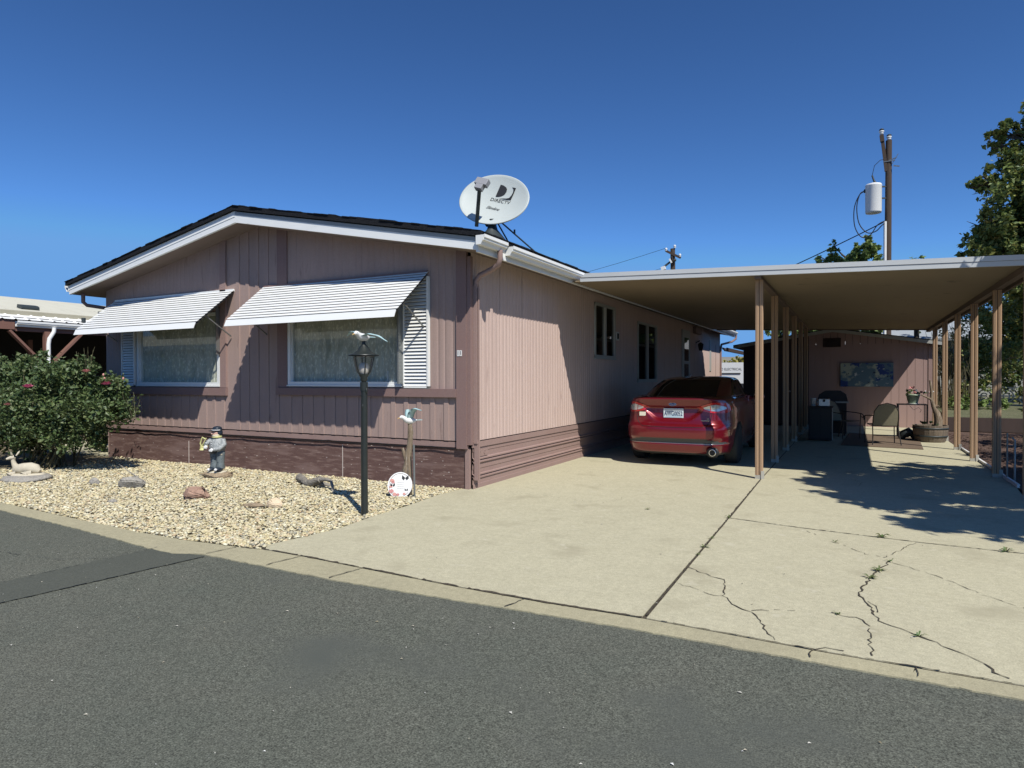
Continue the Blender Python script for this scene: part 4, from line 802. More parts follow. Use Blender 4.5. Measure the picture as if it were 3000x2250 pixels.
def recess(x, z):
    ax = abs(x); edge = ip(z, [0.72, 0.80, 0.90, 0.965, 0.985], [0.20, 0.33, 0.45, 0.47, 0.47])
    return 0.055*(1-smooth(edge-0.05, edge+0.05, ax))*smooth(0.72, 0.80, z)*(1-smooth(0.955, 0.985, z))
def car_pt(t, z, off=0.0):
    x, y = base_pt(t, HW(z), RY(z), HL, NE)
    if abs(t) <= 0.9: y += recess(x, z)
    nx = (abs(t)/1.0)**8*0.3 if abs(t) < 0.9 else min(1, 0.5+(abs(t)-0.9)*8)
    return Vector((x+(off*nx if x > 0 else -off*nx), y-off*(1-nx*0.7), z))
def car_body():
    ts = list(np.linspace(-0.9, 0.9, 73)); sd = list(np.linspace(0.9, 1.9, 62))[1:]
    T = [-q for q in sd[::-1]]+ts+sd; zl = list(np.linspace(0.2, 1.12, 56)); mb = MB()
    rings = []
    for z in zl:
        rear = [car_pt(t, z) for t in T]; fr = []
        for t in T[::-1][1:-1]:
            x, y = base_pt(t, HW(min(z, 1.0))*(1-0.0*z), 0, HL, 4.0); zz = z if z < 0.7 else 0.7+(z-0.7)*(0.55 if abs(t) < 0.9 else 0.55+0.45*smooth(0.9, 1.9, abs(t)))
            fr.append(Vector((x, 4.86-y-0.1*(z > 0.75)*(z-0.75), zz)))
        rings.append(rear+fr)
    N = len(rings[0])
    arch = []
    for rg in rings:
        fl = []
        for p in rg:
            hit = any(math.hypot(p.y-cy, p.z-0.335) < 0.365 for cy in (1.07, 3.92)) and abs(p.x) > 0.72
            fl.append(hit)
            if hit: p.x = 0.72*(1 if p.x > 0 else -1)
        arch.append(fl)
    vs = [p for rg in rings for p in rg]; fs = []; mi = []
    for i in range(len(zl)-1):
        for k in range(N):
            k2 = (k+1) % N; q = (i*N+k, i*N+k2, (i+1)*N+k2, (i+1)*N+k); fs.append(q)
            m = 1 if (arch[i][k] or arch[i+1][k] or arch[i][k2] or arch[i+1][k2]) else 0
            z = (zl[i]+zl[i+1])/2; x = vs[q[0]].x
            if k < len(T)-1 and vs[q[0]].y < 0.6:
                if 0.385 < z < 0.385+0.075*(1-smooth(0.55, 0.86, abs(x))*0.75) and abs(x) < 0.84: m = 2
                if z < 0.235: m = 1
            mi.append(m)
    for f, m in zip(fs, mi): mb.f.append(list(f)); mb.mi.append(m); mb.sm.append(m != 1)
    mb.v = [tuple(p) for p in vs]
    # deck rings up to the greenhouse
    last = rings[-1]; G = []
    def gring(hw, ry, fy, z, n, zf=None):
        o = []; hl = (fy-ry)/2
        for t in T: x, y = base_pt(t, hw, 0, hl, n); o.append(Vector((x, ry+y, z)))
        for t in T[::-1][1:-1]: x, y = base_pt(t, hw, 0, hl, n); o.append(Vector((x, fy-y, z if zf is None else zf)))
        return o
    g0 = gring(0.79, 0.56, 3.75, 1.115, 4.5, 1.02)
    prev = last; 
    for s in (0.12, 0.3, 0.55, 0.8, 1.0):
        cur = [a.lerp(b_, s) + Vector((0, 0, 0.022*math.sin(PI*s))) for a, b_ in zip(last, g0)]
        o = len(mb.v); mb.v += [tuple(p) for p in prev]+[tuple(p) for p in cur]
        for k in range(N): mb.f.append([o+k, o+(k+1) % N, o+N+(k+1) % N, o+N+k]); mb.mi.append(0); mb.sm.append(True)
        prev = cur
    mb.add([(x, y, 0.22) for x, y in ((-0.7, 0.3), (0.7, 0.3), (0.7, 4.5), (-0.7, 4.5))], [(0, 1, 2, 3)], 1)
    mb.xf(CM); body = mb.build('body', ['carpaint', 'cartrim', 'cartrimgrey'], car)
    gh = MB(); rf = MB()
    lev = [(0.79, 0.56, 3.75, 1.115, 1.02), (0.765, 0.82, 3.60, 1.19, 1.13), (0.73, 1.10, 3.42, 1.27, 1.23), (0.69, 1.42, 3.25, 1.35, 1.33), (0.655, 1.72, 3.10, 1.405, 1.40), (0.60, 2.0, 2.95, 1.44, 1.44), (0.45, 2.3, 2.75, 1.465, 1.465), (0.1, 2.5, 2.6, 1.47, 1.47)]
    R_ = [gring(a, b_, c_, d_, 4.5, e_) for a, b_, c_, d_, e_ in lev]
    for i in range(len(R_)-1):
        for k in range(N):
            k2 = (k+1) % N; q = [R_[i][k], R_[i][k2], R_[i+1][k2], R_[i+1][k]]
            t = T[k] if k < len(T) else T[::-1][1:-1][k-len(T)]; rear = k < len(T)
            pillar = (0.74 < abs(t) < 1.12 and rear) or (0.8 < abs(t) < 0.97 and not rear)
            tgt = rf if (i >= 4 or pillar) else gh
            tgt.add(q, [(0, 1, 2, 3)], 0, True)
    gh.xf(CM); rf.xf(CM); gh.build('glasshouse', 'carglass', car); rf.build('roof', 'carpaint', car)
    return body
cbody = car_body()
for o_ in list(car.children):
    if o_.type == 'MESH':
        bm = bmesh.new(); bm.from_mesh(o_.data); bmesh.ops.remove_doubles(bm, verts=bm.verts, dist=0.0004); bmesh.ops.recalc_face_normals(bm, faces=bm.faces); bm.to_mesh(o_.data); bm.free()
def cpatch(name, t0, t1, lo, hi, off, m, parent, nt_=26, nz=6):
    mb = MB(); V = []
    for i in range(nt_+1):
        t = t0+(t1-t0)*i/nt_
        for j in range(nz+1): z = lo(t)+(hi(t)-lo(t))*j/nz; V.append(car_pt(t, z, off))
    mb.add(V, [(i*(nz+1)+j, (i+1)*(nz+1)+j, (i+1)*(nz+1)+j+1, i*(nz+1)+j+1) for i in range(nt_) for j in range(nz)], 0, True)
    E_ = [i*(nz+1) for i in range(nt_+1)]+[nt_*(nz+1)+j for j in range(1, nz+1)]+[i*(nz+1)+nz for i in range(nt_-1, -1, -1)]+[j for j in range(nz-1, 0, -1)]
    W_ = [V[e] for e in E_]; W2 = [p+Vector((-0.4*off*(1 if p.x > 0 else -1)*(abs(p.x) > 0.8), off*1.2, 0)) for p in W_]; n = len(W_)
    mb.add(W_+W2, [(i, (i+1) % n, n+(i+1) % n, n+i) for i in range(n)])
    mb.xf(CM); return mb.build(name, m, parent)
for s in (-1, 1):
    L = cpatch('tail_lamp', s*0.44, s*1.02, lambda t: ip(abs(t), [0.44, 0.55, 0.7, 0.9, 1.02], [0.955, 0.905, 0.88, 0.875, 0.93]), lambda t: ip(abs(t), [0.44, 0.55, 0.72, 0.9, 1.02], [0.965, 1.0, 1.045, 1.045, 0.98]), 0.010, 'lampred', car)
    cpatch('clear_lens', s*0.56, s*0.67, lambda t: ip(abs(t), [0.56, 0.67], [0.945, 0.915]), lambda t: ip(abs(t), [0.56, 0.67], [0.965, 0.995]), 0.015, 'lampclear', L, 8, 3)
    cpatch('clear_lens', s*0.685, s*0.90, lambda t: ip(abs(t), [0.685, 0.8, 0.90], [0.912, 0.905, 0.94]), lambda t: ip(abs(t), [0.685, 0.78, 0.90], [1.0, 1.012, 0.975]), 0.015, 'lampclear', L, 12, 3)
# boot lid seam, drawn as a thin dark bead just off the paint
def seam(pts, name='boot_seam', m='cartrim', rad=0.0042):
    P = []
    for (x0, z0), (x1, z1) in zip(pts, pts[1:]):
        for k in range(8): x, z = x0+(x1-x0)*k/8, z0+(z1-z0)*k/8; P.append(CM @ car_pt(x/HW(z), z, 0.001))
    x, z = pts[-1]; P.append(CM @ car_pt(x/HW(z), z, 0.001)); q = MB(); q.tube(P, rad, 6); return q.build(name, m, car)
seam([(-0.62, 1.04), (-0.625, 0.84), (-0.61, 0.75), (-0.56, 0.69), (-0.50, 0.655), (0, 0.645), (0.50, 0.655), (0.56, 0.69), (0.61, 0.75), (0.625, 0.84), (0.62, 1.04)])
seam([(-0.80, 0.383), (-0.4, 0.385), (0, 0.385), (0.4, 0.385), (0.80, 0.383)], 'bumper_chrome_strip', 'chrome', 0.004)
y_ = car_pt(0, 0.885).y
def cbox(name, x0, x1, y0, y1, z0, z1, m, parent=car, bev=0): q = MB(); q.box(x0, x1, y0, y1, z0, z1); q.xf(CM); return q.build(name, m, parent, bevel=bev)
pl = cbox('number_plate', -0.168, 0.168, y_-0.022, y_-0.012, 0.790, 0.945, 'plate', bev=0.004)
cbox('plate_header', -0.15, 0.15, y_-0.026, y_-0.0225, 0.918, 0.936, 'steelbox', pl)
q = MB(); q.add([(x, y_-0.0232, 0.795+h) for x, h in ((-0.15, 0), (0.15, 0), (0.12, 0.02), (0.05, 0.045), (0.0, 0.07), (-0.05, 0.04), (-0.12, 0.02))], [tuple(range(7))]); q.xf(CM); q.build('plate_mountain', 'plateblue', pl)
text_obj('plate_letters', 'AWG0052', 0.104, CM @ frame_m((0, y_-0.0245, 0.858), (1, 0, 0), (0, 0, 1)), 'platetext', pl, 0.001, sx=0.66, bold=0.0008)
yb = car_pt(0, 1.01).y
q = MB(); q.prism([(0.066*math.cos(2*PI*k/28), 1.012+0.027*math.sin(2*PI*k/28)) for k in range(28)], 'y', yb-0.012, yb+0.004); q.xf(CM); bd = q.build('badge', 'chrome', car)
q = MB(); q.prism([(0.059*math.cos(2*PI*k/28), 1.012+0.021*math.sin(2*PI*k/28)) for k in range(28)], 'y', yb-0.0145, yb-0.012); q.xf(CM); q.build('badge_oval', 'badgeblue', bd)
text_obj('badge_script', 'Ford', 0.042, CM @ frame_m((0, yb-0.0155, 1.013), (1, 0, 0), (0, 0, 1)), 'chrome', bd, 0.0005, shear=0.35)
p = car_pt(-0.57, 0.86); cbox('bumper_sticker', -0.575, -0.465, p.y-0.012, p.y-0.002, 0.815, 0.88, 'cream2')
p = car_pt(0.55, 0.76); text_obj('trim_letters', 'SE', 0.035, CM @ frame_m((0.575, p.y-0.006, 0.785), (1, 0, 0), (0, 0, 1)), 'chrome', car, 0.002)
cbox('trim_bar', 0.45, 0.60, p.y-0.006, p.y-0.001, 0.752, 0.762, 'chrome')
q = MB(); q.lathe([(0.050, 0), (0.056, 0.0), (0.056, 0.16), (0.046, 0.16), (0.046, 0.005)], (0, 0, 0), 20); q.v = [(x+0.66, z-0.0+0.015, y+0.262) for x, y, z in q.v]; q.xf(CM); q.build('exhaust', 'chrome', car)
q = MB(); q.prism([(0.66+0.046*math.cos(2*PI*k/18), 0.262+0.046*math.sin(2*PI*k/18)) for k in range(18)], 'y', 0.011, 0.014); q.xf(CM); q.build('exhaust_bore', 'black', car)
q = MB(); q.lathe([(0.06, 0), (0.085, 0.0), (0.085, 0.03), (0.06, 0.03)], (0, 0, 0), 20, sx=1.15); q.v = [(x+0.66, z+0.045, y+0.262) for x, y, z in q.v]; q.xf(CM); q.build('exhaust_surround', 'cartrim', car)
def wheel(x, y):
    q = MB(); pr_ = [(0.20, -0.11), (0.30, -0.115), (0.325, -0.10), (0.335, -0.06), (0.335, 0.06), (0.325, 0.10), (0.30, 0.115), (0.20, 0.11)]; q.lathe(pr_, n=40)
    q.v = [(z, px, py) for px, py, z in q.v]; q.xf(Matrix.Translation((x, y, 0.335))); q.xf(CM); wh = q.build('wheel', 'tyre', car)
    q = MB(); s = 1 if x > 0 else -1
    q.lathe([(0.205, -0.1), (0.215, 0.10), (0.20, 0.105), (0.19, 0.06), (0.05, 0.05), (0.0, 0.05)], n=40)
    for k in range(5):
        a = 2*PI*k/5; q.bar((0.03*math.cos(a), 0.03*math.sin(a), 0.085), (0.2*math.cos(a), 0.2*math.sin(a), 0.10), 0.06, 0.02)
    q.v = [(z*s, px, py) for px, py, z in q.v]; q.xf(Matrix.Translation((x, y, 0.335))); q.xf(CM); q.build('rim', 'rim', wh)
for x in (-0.815, 0.815):
    for y in (1.07, 3.92): wheel(x, y)
for s in (-1, 1):
    q = MB(); q.ell((s*0.99, 3.15, 1.07), (0.11, 0.07, 0.075)); q.box(min(s*0.86, s*0.95), max(s*0.86, s*0.95), 3.13, 3.17, 1.02, 1.05); q.xf(CM); q.build('mirror', 'carpaint', car)

# ================================================================== SATELLITE DISH
ds = thing('satellite_dish', 'oval off white satellite dish bolted on the front corner of the roof', 'satellite dish', (0.16, 0.36, 3.42))
dn = Vector((0.127, -0.883, 0.42)).normalized(); up0 = Vector((0, 0, 1)); uu = dn.cross(Vector((0, 0, 1))).normalized()*-1
if uu.x < 0: uu = -uu
vv = dn.cross(uu); vv = vv if vv.z > 0 else -vv
sk_ = math.radians(-20); u1 = uu*math.cos(sk_)+vv*math.sin(sk_); v1 = -uu*math.sin(sk_)+vv*math.cos(sk_)
DC = Vector((0.12, 0.43, 3.98)); AX, AY = 0.53, 0.41
def dpt(r, a, off=0): x, y = r*AX*math.cos(a), r*AY*math.sin(a); return DC+u1*x+v1*y+dn*(0.09*(r*r-1)+off)
q = MB(); n = 64; rr = [0, .2, .4, .6, .8, .93, 1.0]
V = []; 
for r in rr:
    for k in range(n): V.append(dpt(r, 2*PI*k/n))
for k in range(n): V.append(dpt(1.02, 2*PI*k/n, -0.004))
for k in range(n): V.append(dpt(1.02, 2*PI*k/n, -0.022))
q.add(V, [(i*n+k, i*n+(k+1) % n, (i+1)*n+(k+1) % n, (i+1)*n+k) for i in range(len(rr)+1) for k in range(n)], 0, True)
rf_ = q.build('reflector', 'dish', ds)
q = MB(); V = []
for r in rr[1:]+[1.015]:
    for k in range(n): V.append(dpt(r, 2*PI*k/n, -0.02))
q.add(V, [(i*n+k, (i+1)*n+k, (i+1)*n+(k+1) % n, i*n+(k+1) % n) for i in range(len(rr)-1) for k in range(n)], 0, True); q.build('reflector_back', 'dishdark', ds)
def don(x, y): return 0.09*((x/AX)**2+(y/AY)**2-1)
def decal(name, pts, parent, m='signblack'):
    q = MB(); P = [DC+u1*x+v1*y+dn*(don(x, y)+0.006) for x, y in pts]; c_ = sum(P, Vector())/len(P); cx = sum(p[0] for p in pts)/len(pts); cy = sum(p[1] for p in pts)/len(pts)
    q.add(P, [tuple(range(len(P)))]); return q.build(name, m, parent)
# the mark: a dark D whose right side is a white swoosh with a dark tail
L0_, B0 = -0.05, 0.095
h_ = 0.186
decal('logo', [(L0_, B0), (L0_, B0+h_), (L0_+0.0540, B0+h_-0.005), (L0_+0.1020, B0+h_-0.022), (L0_+0.1296, B0+h_-0.05), (L0_+0.1344, B0+h_-0.085), (L0_+0.1200, B0+0.0540), (L0_+0.0840, B0+0.0240), (L0_+0.0420, B0+0.0072)], rf_)
decal('logo', [(L0_+0.0480, B0-0.012), (L0_+0.2280, B0-0.012), (L0_+0.2664, B0-0.012), (L0_+0.2664, B0+0.0360), (L0_+0.2280, B0+0.0216), (L0_+0.1800, B0+0.0048), (L0_+0.1200, B0-0.004)], rf_)
decal('logo', [(L0_+0.2664, B0+0.0360), (L0_+0.2664, B0+0.1740), (L0_+0.1980, B0+0.1776), (L0_+0.2304, B0+0.1560), (L0_+0.2448, B0+0.1140), (L0_+0.2400, B0+0.0660), (L0_+0.2220, B0+0.0192)], rf_)
def dtext(body, size, x, y, sx=1.0, shear=0):
    o = text_obj('lettering', body, size, Matrix.Identity(4), 'signblack', rf_, 0.0, sx=sx); me = o.data
    for v in me.vertices:
        px, py = v.co.x+shear*v.co.y+x, v.co.y+y; v.co = DC+u1*px+v1*py+dn*(don(px, py)+0.006)
dtext('DIRECTV', 0.072, 0.06, 0.04, 1.15); dtext('Slimline', 0.07, 0.02, -0.10, 1.0, 0.35)
a0 = dpt(1.0, -PI/2-0.08, 0.0)-v1*0.05-dn*0.02; lp = DC+dn*0.36-u1*0.03-v1*0.12+Vector((0, 0, 0.02)); lp = DC+dn*0.36-v1*0.07-u1*0.02
q = MB(); q.bar(a0-dn*0.02, lp-dn*0.03-v1*0.07, 0.045, 0.05); q.build('arm', 'dishdark', ds)
q = MB(); q.bar(lp-u1*0.095+v1*0.04, lp+u1*0.095+v1*0.04, 0.08, 0.10, up=v1); q.bar(lp-u1*0.055-v1*0.045, lp+u1*0.055-v1*0.045, 0.08, 0.075, up=v1); q.build('receiver', 'lnb', ds, bevel=0.006)
q = MB(); q.bar(DC-dn*0.17-v1*0.05, DC-dn*0.15-v1*0.33, 0.10, 0.05, up=v1); q.tube([(0.16, 0.36, 3.5), (0.16, 0.40, 3.66), (0.16, 0.52, 3.80), DC-dn*0.17], 0.028, 10)
zroof = lambda x: zu(x)+0.24
q.lathe([(0.21, -0.02), (0.15, 0.06), (0.07, 0.16), (0.045, 0.26), (0.04, 0.30)], (0.14, 0.36, zroof(0.14)-0.01), 12, sx=1.0, sy=1.2)
q.bar((0.16, 0.40, 3.72), (0.36, 1.35, zroof(0.36)+0.0), 0.016); q.bar((0.14, 0.42, 3.72), (0.02, 1.2, zroof(0.02)), 0.016); q.bar((0.245, 0.82, 3.56), (0.245, 0.82, 3.62), 0.02); q.bar((0.0, 0.7, zroof(0)+0.01), (0.38, 0.9, zroof(0.38)+0.01), 0.05, 0.02)
q.build('mount', 'dishdark', ds)

# ================================================================== LAMP POST AND GULLS
lp_ = thing('lamp_post', 'black iron lamp post with a tapered glass lantern standing in the gravel', 'lamp post', (-0.2, -1.9, 0))
lx, ly = -0.2, -1.9
q = MB(); q.tube([(lx, ly, -0.02), (lx, ly, 0.75), (lx+0.004, ly, 1.43)], [0.039, 0.036, 0.035], 20); q.tube([(lx, ly, 1.36), (lx, ly, 1.455)], 0.042, 20); q.tube([(lx, ly, 1.30), (lx, ly, 1.31)], 0.040, 16); q.ell((lx+0.045, ly-0.01, 1.36), (0.012, 0.012, 0.03)); q.ell((lx+0.01, ly-0.036, 1.19), (0.012, 0.008, 0.022)); q.build('post', 'blackpaint', lp_)
q = MB(); q.lathe([(0.025, 1.455), (0.04, 1.48), (0.035, 1.50), (0.052, 1.53), (0.050, 1.545)], (lx, ly, 0), 16); hd = q.build('lantern_base', 'blackpaint', lp_)
q = MB()
for k in range(6):
    a = 2*PI*k/6+0.35; r0, r1 = 0.052, 0.118
    q.tube([(lx+r*math.cos(a), ly+r*math.sin(a), z) for r, z in ((0.045, 1.53), (0.075, 1.57), (0.098, 1.64), (0.116, 1.735))], 0.0062, 6)
q.build('lantern_frame', 'blackpaint', lp_)
q = MB(); q.lathe([(0.050, 1.54), (0.078, 1.59), (0.098, 1.66), (0.110, 1.735)], (lx, ly, 0), 6*4); q.build('lantern_glass', 'lampglass', lp_)
q = MB(); q.lathe([(0.03, 1.54), (0.05, 1.57), (0.056, 1.62), (0.042, 1.66), (0, 1.675)], (lx, ly, 0), 16); q.build('bulb', 'bulb', lp_)
q = MB(); q.lathe([(0.165, 1.742), (0.168, 1.748), (0.12, 1.765), (0.075, 1.80), (0.045, 1.845), (0.022, 1.87), (0.018, 1.885), (0.022, 1.90), (0.0, 1.91)], (lx, ly, 0), 24); q.lathe([(0.0, 1.745), (0.165, 1.742)], (lx, ly, 0), 24); q.build('lantern_roof', 'blackpaint', lp_)
def seagull(label, pos, head, wings, scale=1.0, roll=0.0, pitch_=0.0):
    h = Vector((head[0], head[1], 0)).normalized(); s = Vector((h.y, -h.x, 0)); mt = Matrix(((h.x, s.x, 0, pos[0]), (h.y, s.y, 0, pos[1]), (0, 0, 1, pos[2]), (0, 0, 0, 1))) @ Matrix.Rotation(roll, 4, 'X') @ Matrix.Rotation(pitch_, 4, 'Y') @ Matrix.Scale(scale, 4)
    t = thing('seagull_ornament', label, 'bird ornament', pos)
    q = MB(); q.tube([(-0.09, 0, 0.005), (-0.07, 0, 0.0), (-0.03, 0, -0.004), (0.02, 0, 0.0), (0.06, 0, 0.012), (0.085, 0, 0.03), (0.105, 0, 0.043), (0.122, 0, 0.046), (0.138, 0, 0.040), (0.146, 0, 0.034)], [0.006, 0.018, 0.036, 0.044, 0.038, 0.028, 0.025, 0.025, 0.016, 0.006], 14); q.xf(mt); bd_ = q.build('body', 'birdwhite', t)
    q = MB(); q.tube([(0.142, 0, 0.037), (0.165, 0, 0.033), (0.176, 0, 0.026)], [0.008, 0.006, 0.002], 8); q.xf(mt); q.build('beak', 'orange', t)
    q = MB(); q.prism([(-0.08, -0.012), (-0.15, -0.035), (-0.165, 0.0), (-0.15, 0.035), (-0.08, 0.012)], 'z', 0.0, 0.006); q.xf(mt); q.build('tail', 'birdblue', t)
    q = MB(); q.ell((0.125, -0.022, 0.052), (0.004, 0.003, 0.004), 6, 4); q.ell((0.125, 0.022, 0.052), (0.004, 0.003, 0.004), 6, 4); q.xf(mt); q.build('eye', 'black', t)
    for sd_, W_ in zip((1, -1), wings):
        q = MB(); V = []; n = len(W_)-1; K = 20
        for i in range(K+1):
            f = i/K*n; j = min(int(f), n-1); r = f-j; a, b_ = W_[j], W_[j+1]; r2_ = r*r*(3-2*r)*0.3+r*0.7
            y, z, x, c_ = [a[m]+(b_[m]-a[m])*(r if m == 0 else r2_) for m in range(4)]
            V += [(x+c_*0.5, sd_*y, z+0.004), (x, sd_*y, z+0.011), (x-c_*0.5, sd_*y, z+0.004), (x, sd_*y, z-0.0)]
        q.add(V, [(i*4+k, i*4+(k+1) % 4, (i+1)*4+(k+1) % 4, (i+1)*4+k) for i in range(K) for k in range(4)]+[(0, 1, 2, 3), (K*4+3, K*4+2, K*4+1, K*4)], 0, True); q.xf(mt); q.build('wing', 'birdblue', t)
    return t
seagull('white and blue gull ornament gliding on top of the black lamp post', (lx, ly, 1.945), (-0.05, -1.0), [[(0.02, 0.015, 0.03, 0.10), (0.10, 0.045, 0.02, 0.10), (0.20, 0.035, -0.01, 0.07), (0.30, -0.02, -0.05, 0.006)], [(0.02, 0.015, 0.03, 0.10), (0.10, 0.045, 0.02, 0.10), (0.20, 0.035, -0.01, 0.07), (0.30, -0.02, -0.05, 0.006)]], 1.0, 0.14, 0.05)
seagull('white gull ornament with raised blue wings perched on a driftwood stake', (-0.47, -0.70, 0.955), (-0.50, -0.86), [[(0.02, 0.02, 0.02, 0.09), (0.06, 0.09, 0.01, 0.09), (0.11, 0.13, -0.01, 0.075), (0.22, 0.095, -0.05, 0.006)], [(0.02, 0.02, 0.02, 0.09), (0.06, 0.10, 0.01, 0.10), (0.12, 0.155, -0.01, 0.085), (0.24, 0.13, -0.05, 0.006)]], 1.0, 0.0, 0.0)
dw = MB(); R = random.Random(3)
dw.tube([(-0.50, -0.735, -0.03), (-0.52, -0.73, 0.15), (-0.525, -0.72, 0.33), (-0.50, -0.71, 0.44), (-0.51, -0.70, 0.52), (-0.485, -0.70, 0.62), (-0.475, -0.70, 0.72), (-0.468, -0.70, 0.80), (-0.478, -0.70, 0.915)], [0.06, 0.056, 0.052, 0.044, 0.048, 0.036, 0.034, 0.037, 0.026], 12)
dw.tube([(-0.46, -0.745, -0.03), (-0.45, -0.74, 0.2), (-0.475, -0.72, 0.42), (-0.49, -0.71, 0.55)], [0.035, 0.032, 0.03, 0.022], 10)
dw.tube([(-0.51, -0.71, 0.42), (-0.545, -0.73, 0.52), (-0.565, -0.745, 0.60)], [0.035, 0.026, 0.018], 8)
tag(dw.build('driftwood_stake', 'driftwood'), 'upright gnarled driftwood stake holding up a gull ornament', 'driftwood')
q = MB(); q.tube([(-0.335, -0.80, -0.03), (-0.345, -0.80, 0.66)], 0.013, 10); tag(q.build('metal_stake', 'galv'), 'thin galvanised metal stake beside the driftwood', 'stake')
# round plaque leaning on the stake
pq = thing('garden_plaque', 'round white stepping stone plaque with flowers and butterflies leaning on driftwood', 'plaque', (-0.5, -0.88, 0))
pn = Vector((0.42, -0.82, 0.30)).normalized(); px_ = Vector((0, 0, 1)).cross(pn).normalized(); py_ = pn.cross(px_); PC = Vector((-0.505, -0.875, 0.148))
def pd(x, y, o=0): return PC+px_*x+py_*y+pn*o
def pdisc(name, cx, cy, rx, ry, o0, o1, m, parent, k_=36, wob=0, sd=0):
    R = random.Random(sd); q = MB(); pr_ = [(cx+rx*(1+wob*R.uniform(-1, 1))*math.cos(2*PI*k/k_), cy+ry*(1+wob*R.uniform(-1, 1))*math.sin(2*PI*k/k_)) for k in range(k_)]
    a = [pd(x, y, o0) for x, y in pr_]; b_ = [pd(x, y, o1) for x, y in pr_]; q.add(a+b_, [tuple(range(k_))[::-1], tuple(range(k_, 2*k_))]+[(i, (i+1) % k_, k_+(i+1) % k_, k_+i) for i in range(k_)]); return q.build(name, m, parent)
pdisc('disc', 0, 0, 0.155, 0.165, -0.012, 0.012, 'birdwhite', pq)
q = MB(); q.tube([pd(0.136*math.cos(a), 0.147*math.sin(a), 0.0125) for a in np.linspace(0.6, 5.6, 60)], 0.003, 6); q.build('rim_line', 'greywood', pq)
for i, (x, y, r) in enumerate([(-0.10, 0.06, 0.026), (-0.085, 0.035, 0.02), (-0.11, -0.02, 0.02), (-0.10, -0.075, 0.03), (-0.06, -0.115, 0.027), (-0.02, -0.12, 0.02), (0.06, -0.11, 0.018)]): pdisc('painted_flower', x, y, r, r*.8, 0.012, 0.016, 'salmon' if i % 2 else 'bud', pq, 12, 0.25, i)
for x, y, s in ((0.065, 0.09, 1), (-0.09, 0.0, .7), (0.085, -0.06, .5)):
    q = MB()
    for sg in (-1, 1): q.add([pd(x, y, .018), pd(x+sg*0.04*s, y+0.035*s, .02), pd(x+sg*0.042*s, y-0.005*s, .018), pd(x+sg*0.02*s, y-0.03*s, .016)], [(0, 1, 2, 3)])
    q.build('painted_butterfly', 'cartrim', pq)
for k in range(4): 
    q = MB(); z_ = 0.03-0.025*k; q.add([pd(-0.035, z_, .0135), pd(0.055, z_+0.006, .0135), pd(0.055, z_+0.010, .0135), pd(-0.035, z_+0.004, .0135)], [(0, 1, 2, 3)]); q.build('faint_text_line', 'vinyl', pq)

# ================================================================== GNOME FIGURE
gn = thing('garden_statue', 'painted garden statue of a capped man in grey coat holding a yellow lantern', 'garden statue', (-3.97, -0.84, 0.1))
GXc, GYc, GZ = -3.97, -0.84, 0.085
fm = Vector((0.30, -0.95, 0)).normalized(); fs_ = Vector((-fm.y, fm.x, 0)); GM = Matrix(((fs_.x, -fm.x, 0, GXc), (fs_.y, -fm.y, 0, GYc), (0, 0, 1, GZ), (0, 0, 0, 1)))   # local x right in picture, -y towards the viewer
def gp(name, m, fn, parent=gn): q = MB(); fn(q); q.xf(GM); return q.build(name, m, parent)
gp('plinth', 'cream', lambda q: rock(q, (0, 0, 0.0), (0.15, 0.11, 0.028), 5, 18, 8))
for s in (-1, 1):
    gp('shoe', 'shoe', lambda q: q.ell((s*0.055, -0.045, 0.045), (0.05, 0.085, 0.035)))
    gp('trouser_leg', 'jean', lambda q: q.lathe([(0.062, 0.05), (0.068, 0.07), (0.055, 0.13), (0.062, 0.24), (0.07, 0.30), (0.05, 0.34)], (s*0.05, 0.0, 0), 14))
    gp('shoe_toe', 'birdwhite', lambda q: q.ell((s*0.058-0.01, -0.115, 0.045), (0.026, 0.022, 0.022)))
gp('coat', 'coat', lambda q: q.lathe([(0.09, 0.30), (0.115, 0.33), (0.125, 0.38), (0.11, 0.44), (0.085, 0.50), (0.05, 0.535), (0.0, 0.54)], (0, 0, 0), 20, sx=1.0, sy=0.85))
gp('shirt_front', 'shoe', lambda q: q.ell((-0.02, -0.07, 0.33), (0.075, 0.045, 0.05)))
gp('sleeve', 'coat', lambda q: q.tube([(0.10, 0, 0.49), (0.135, -0.03, 0.42), (0.10, -0.10, 0.36), (0.03, -0.135, 0.35)], [0.035, 0.04, 0.036, 0.03], 12))
gp('sleeve', 'coat', lambda q: q.tube([(-0.09, 0, 0.49), (-0.13, -0.05, 0.44), (-0.13, -0.11, 0.42)], [0.035, 0.038, 0.03], 12))
gp('hand', 'birdwhite', lambda q: (q.ell((0.005, -0.145, 0.345), (0.028, 0.022, 0.026)), [q.tube([(0.0+i*0.012-0.02, -0.16, 0.355-i*.004), (i*0.012-0.022, -0.168, 0.335-i*.004), (i*0.012-0.018, -0.158, 0.322)], 0.006, 6) for i in range(4)]))
gp('hand', 'birdwhite', lambda q: (q.ell((-0.095, -0.14, 0.385), (0.028, 0.022, 0.028)), [q.tube([(-0.11+i*0.011, -0.155, 0.395), (-0.112+i*0.011, -0.165, 0.375), (-0.108+i*0.011, -0.155, 0.362)], 0.006, 6) for i in range(4)]))
gp('head', 'skin', lambda q: (q.ell((-0.015, -0.02, 0.585), (0.058, 0.062, 0.062)), q.ell((-0.03, -0.085, 0.582), (0.014, 0.016, 0.014)), q.tube([(0, 0, 0.52), (0, 0, 0.56)], 0.03)))
gp('beard', 'cream', lambda q: (q.ell((-0.005, -0.03, 0.55), (0.062, 0.055, 0.035))))
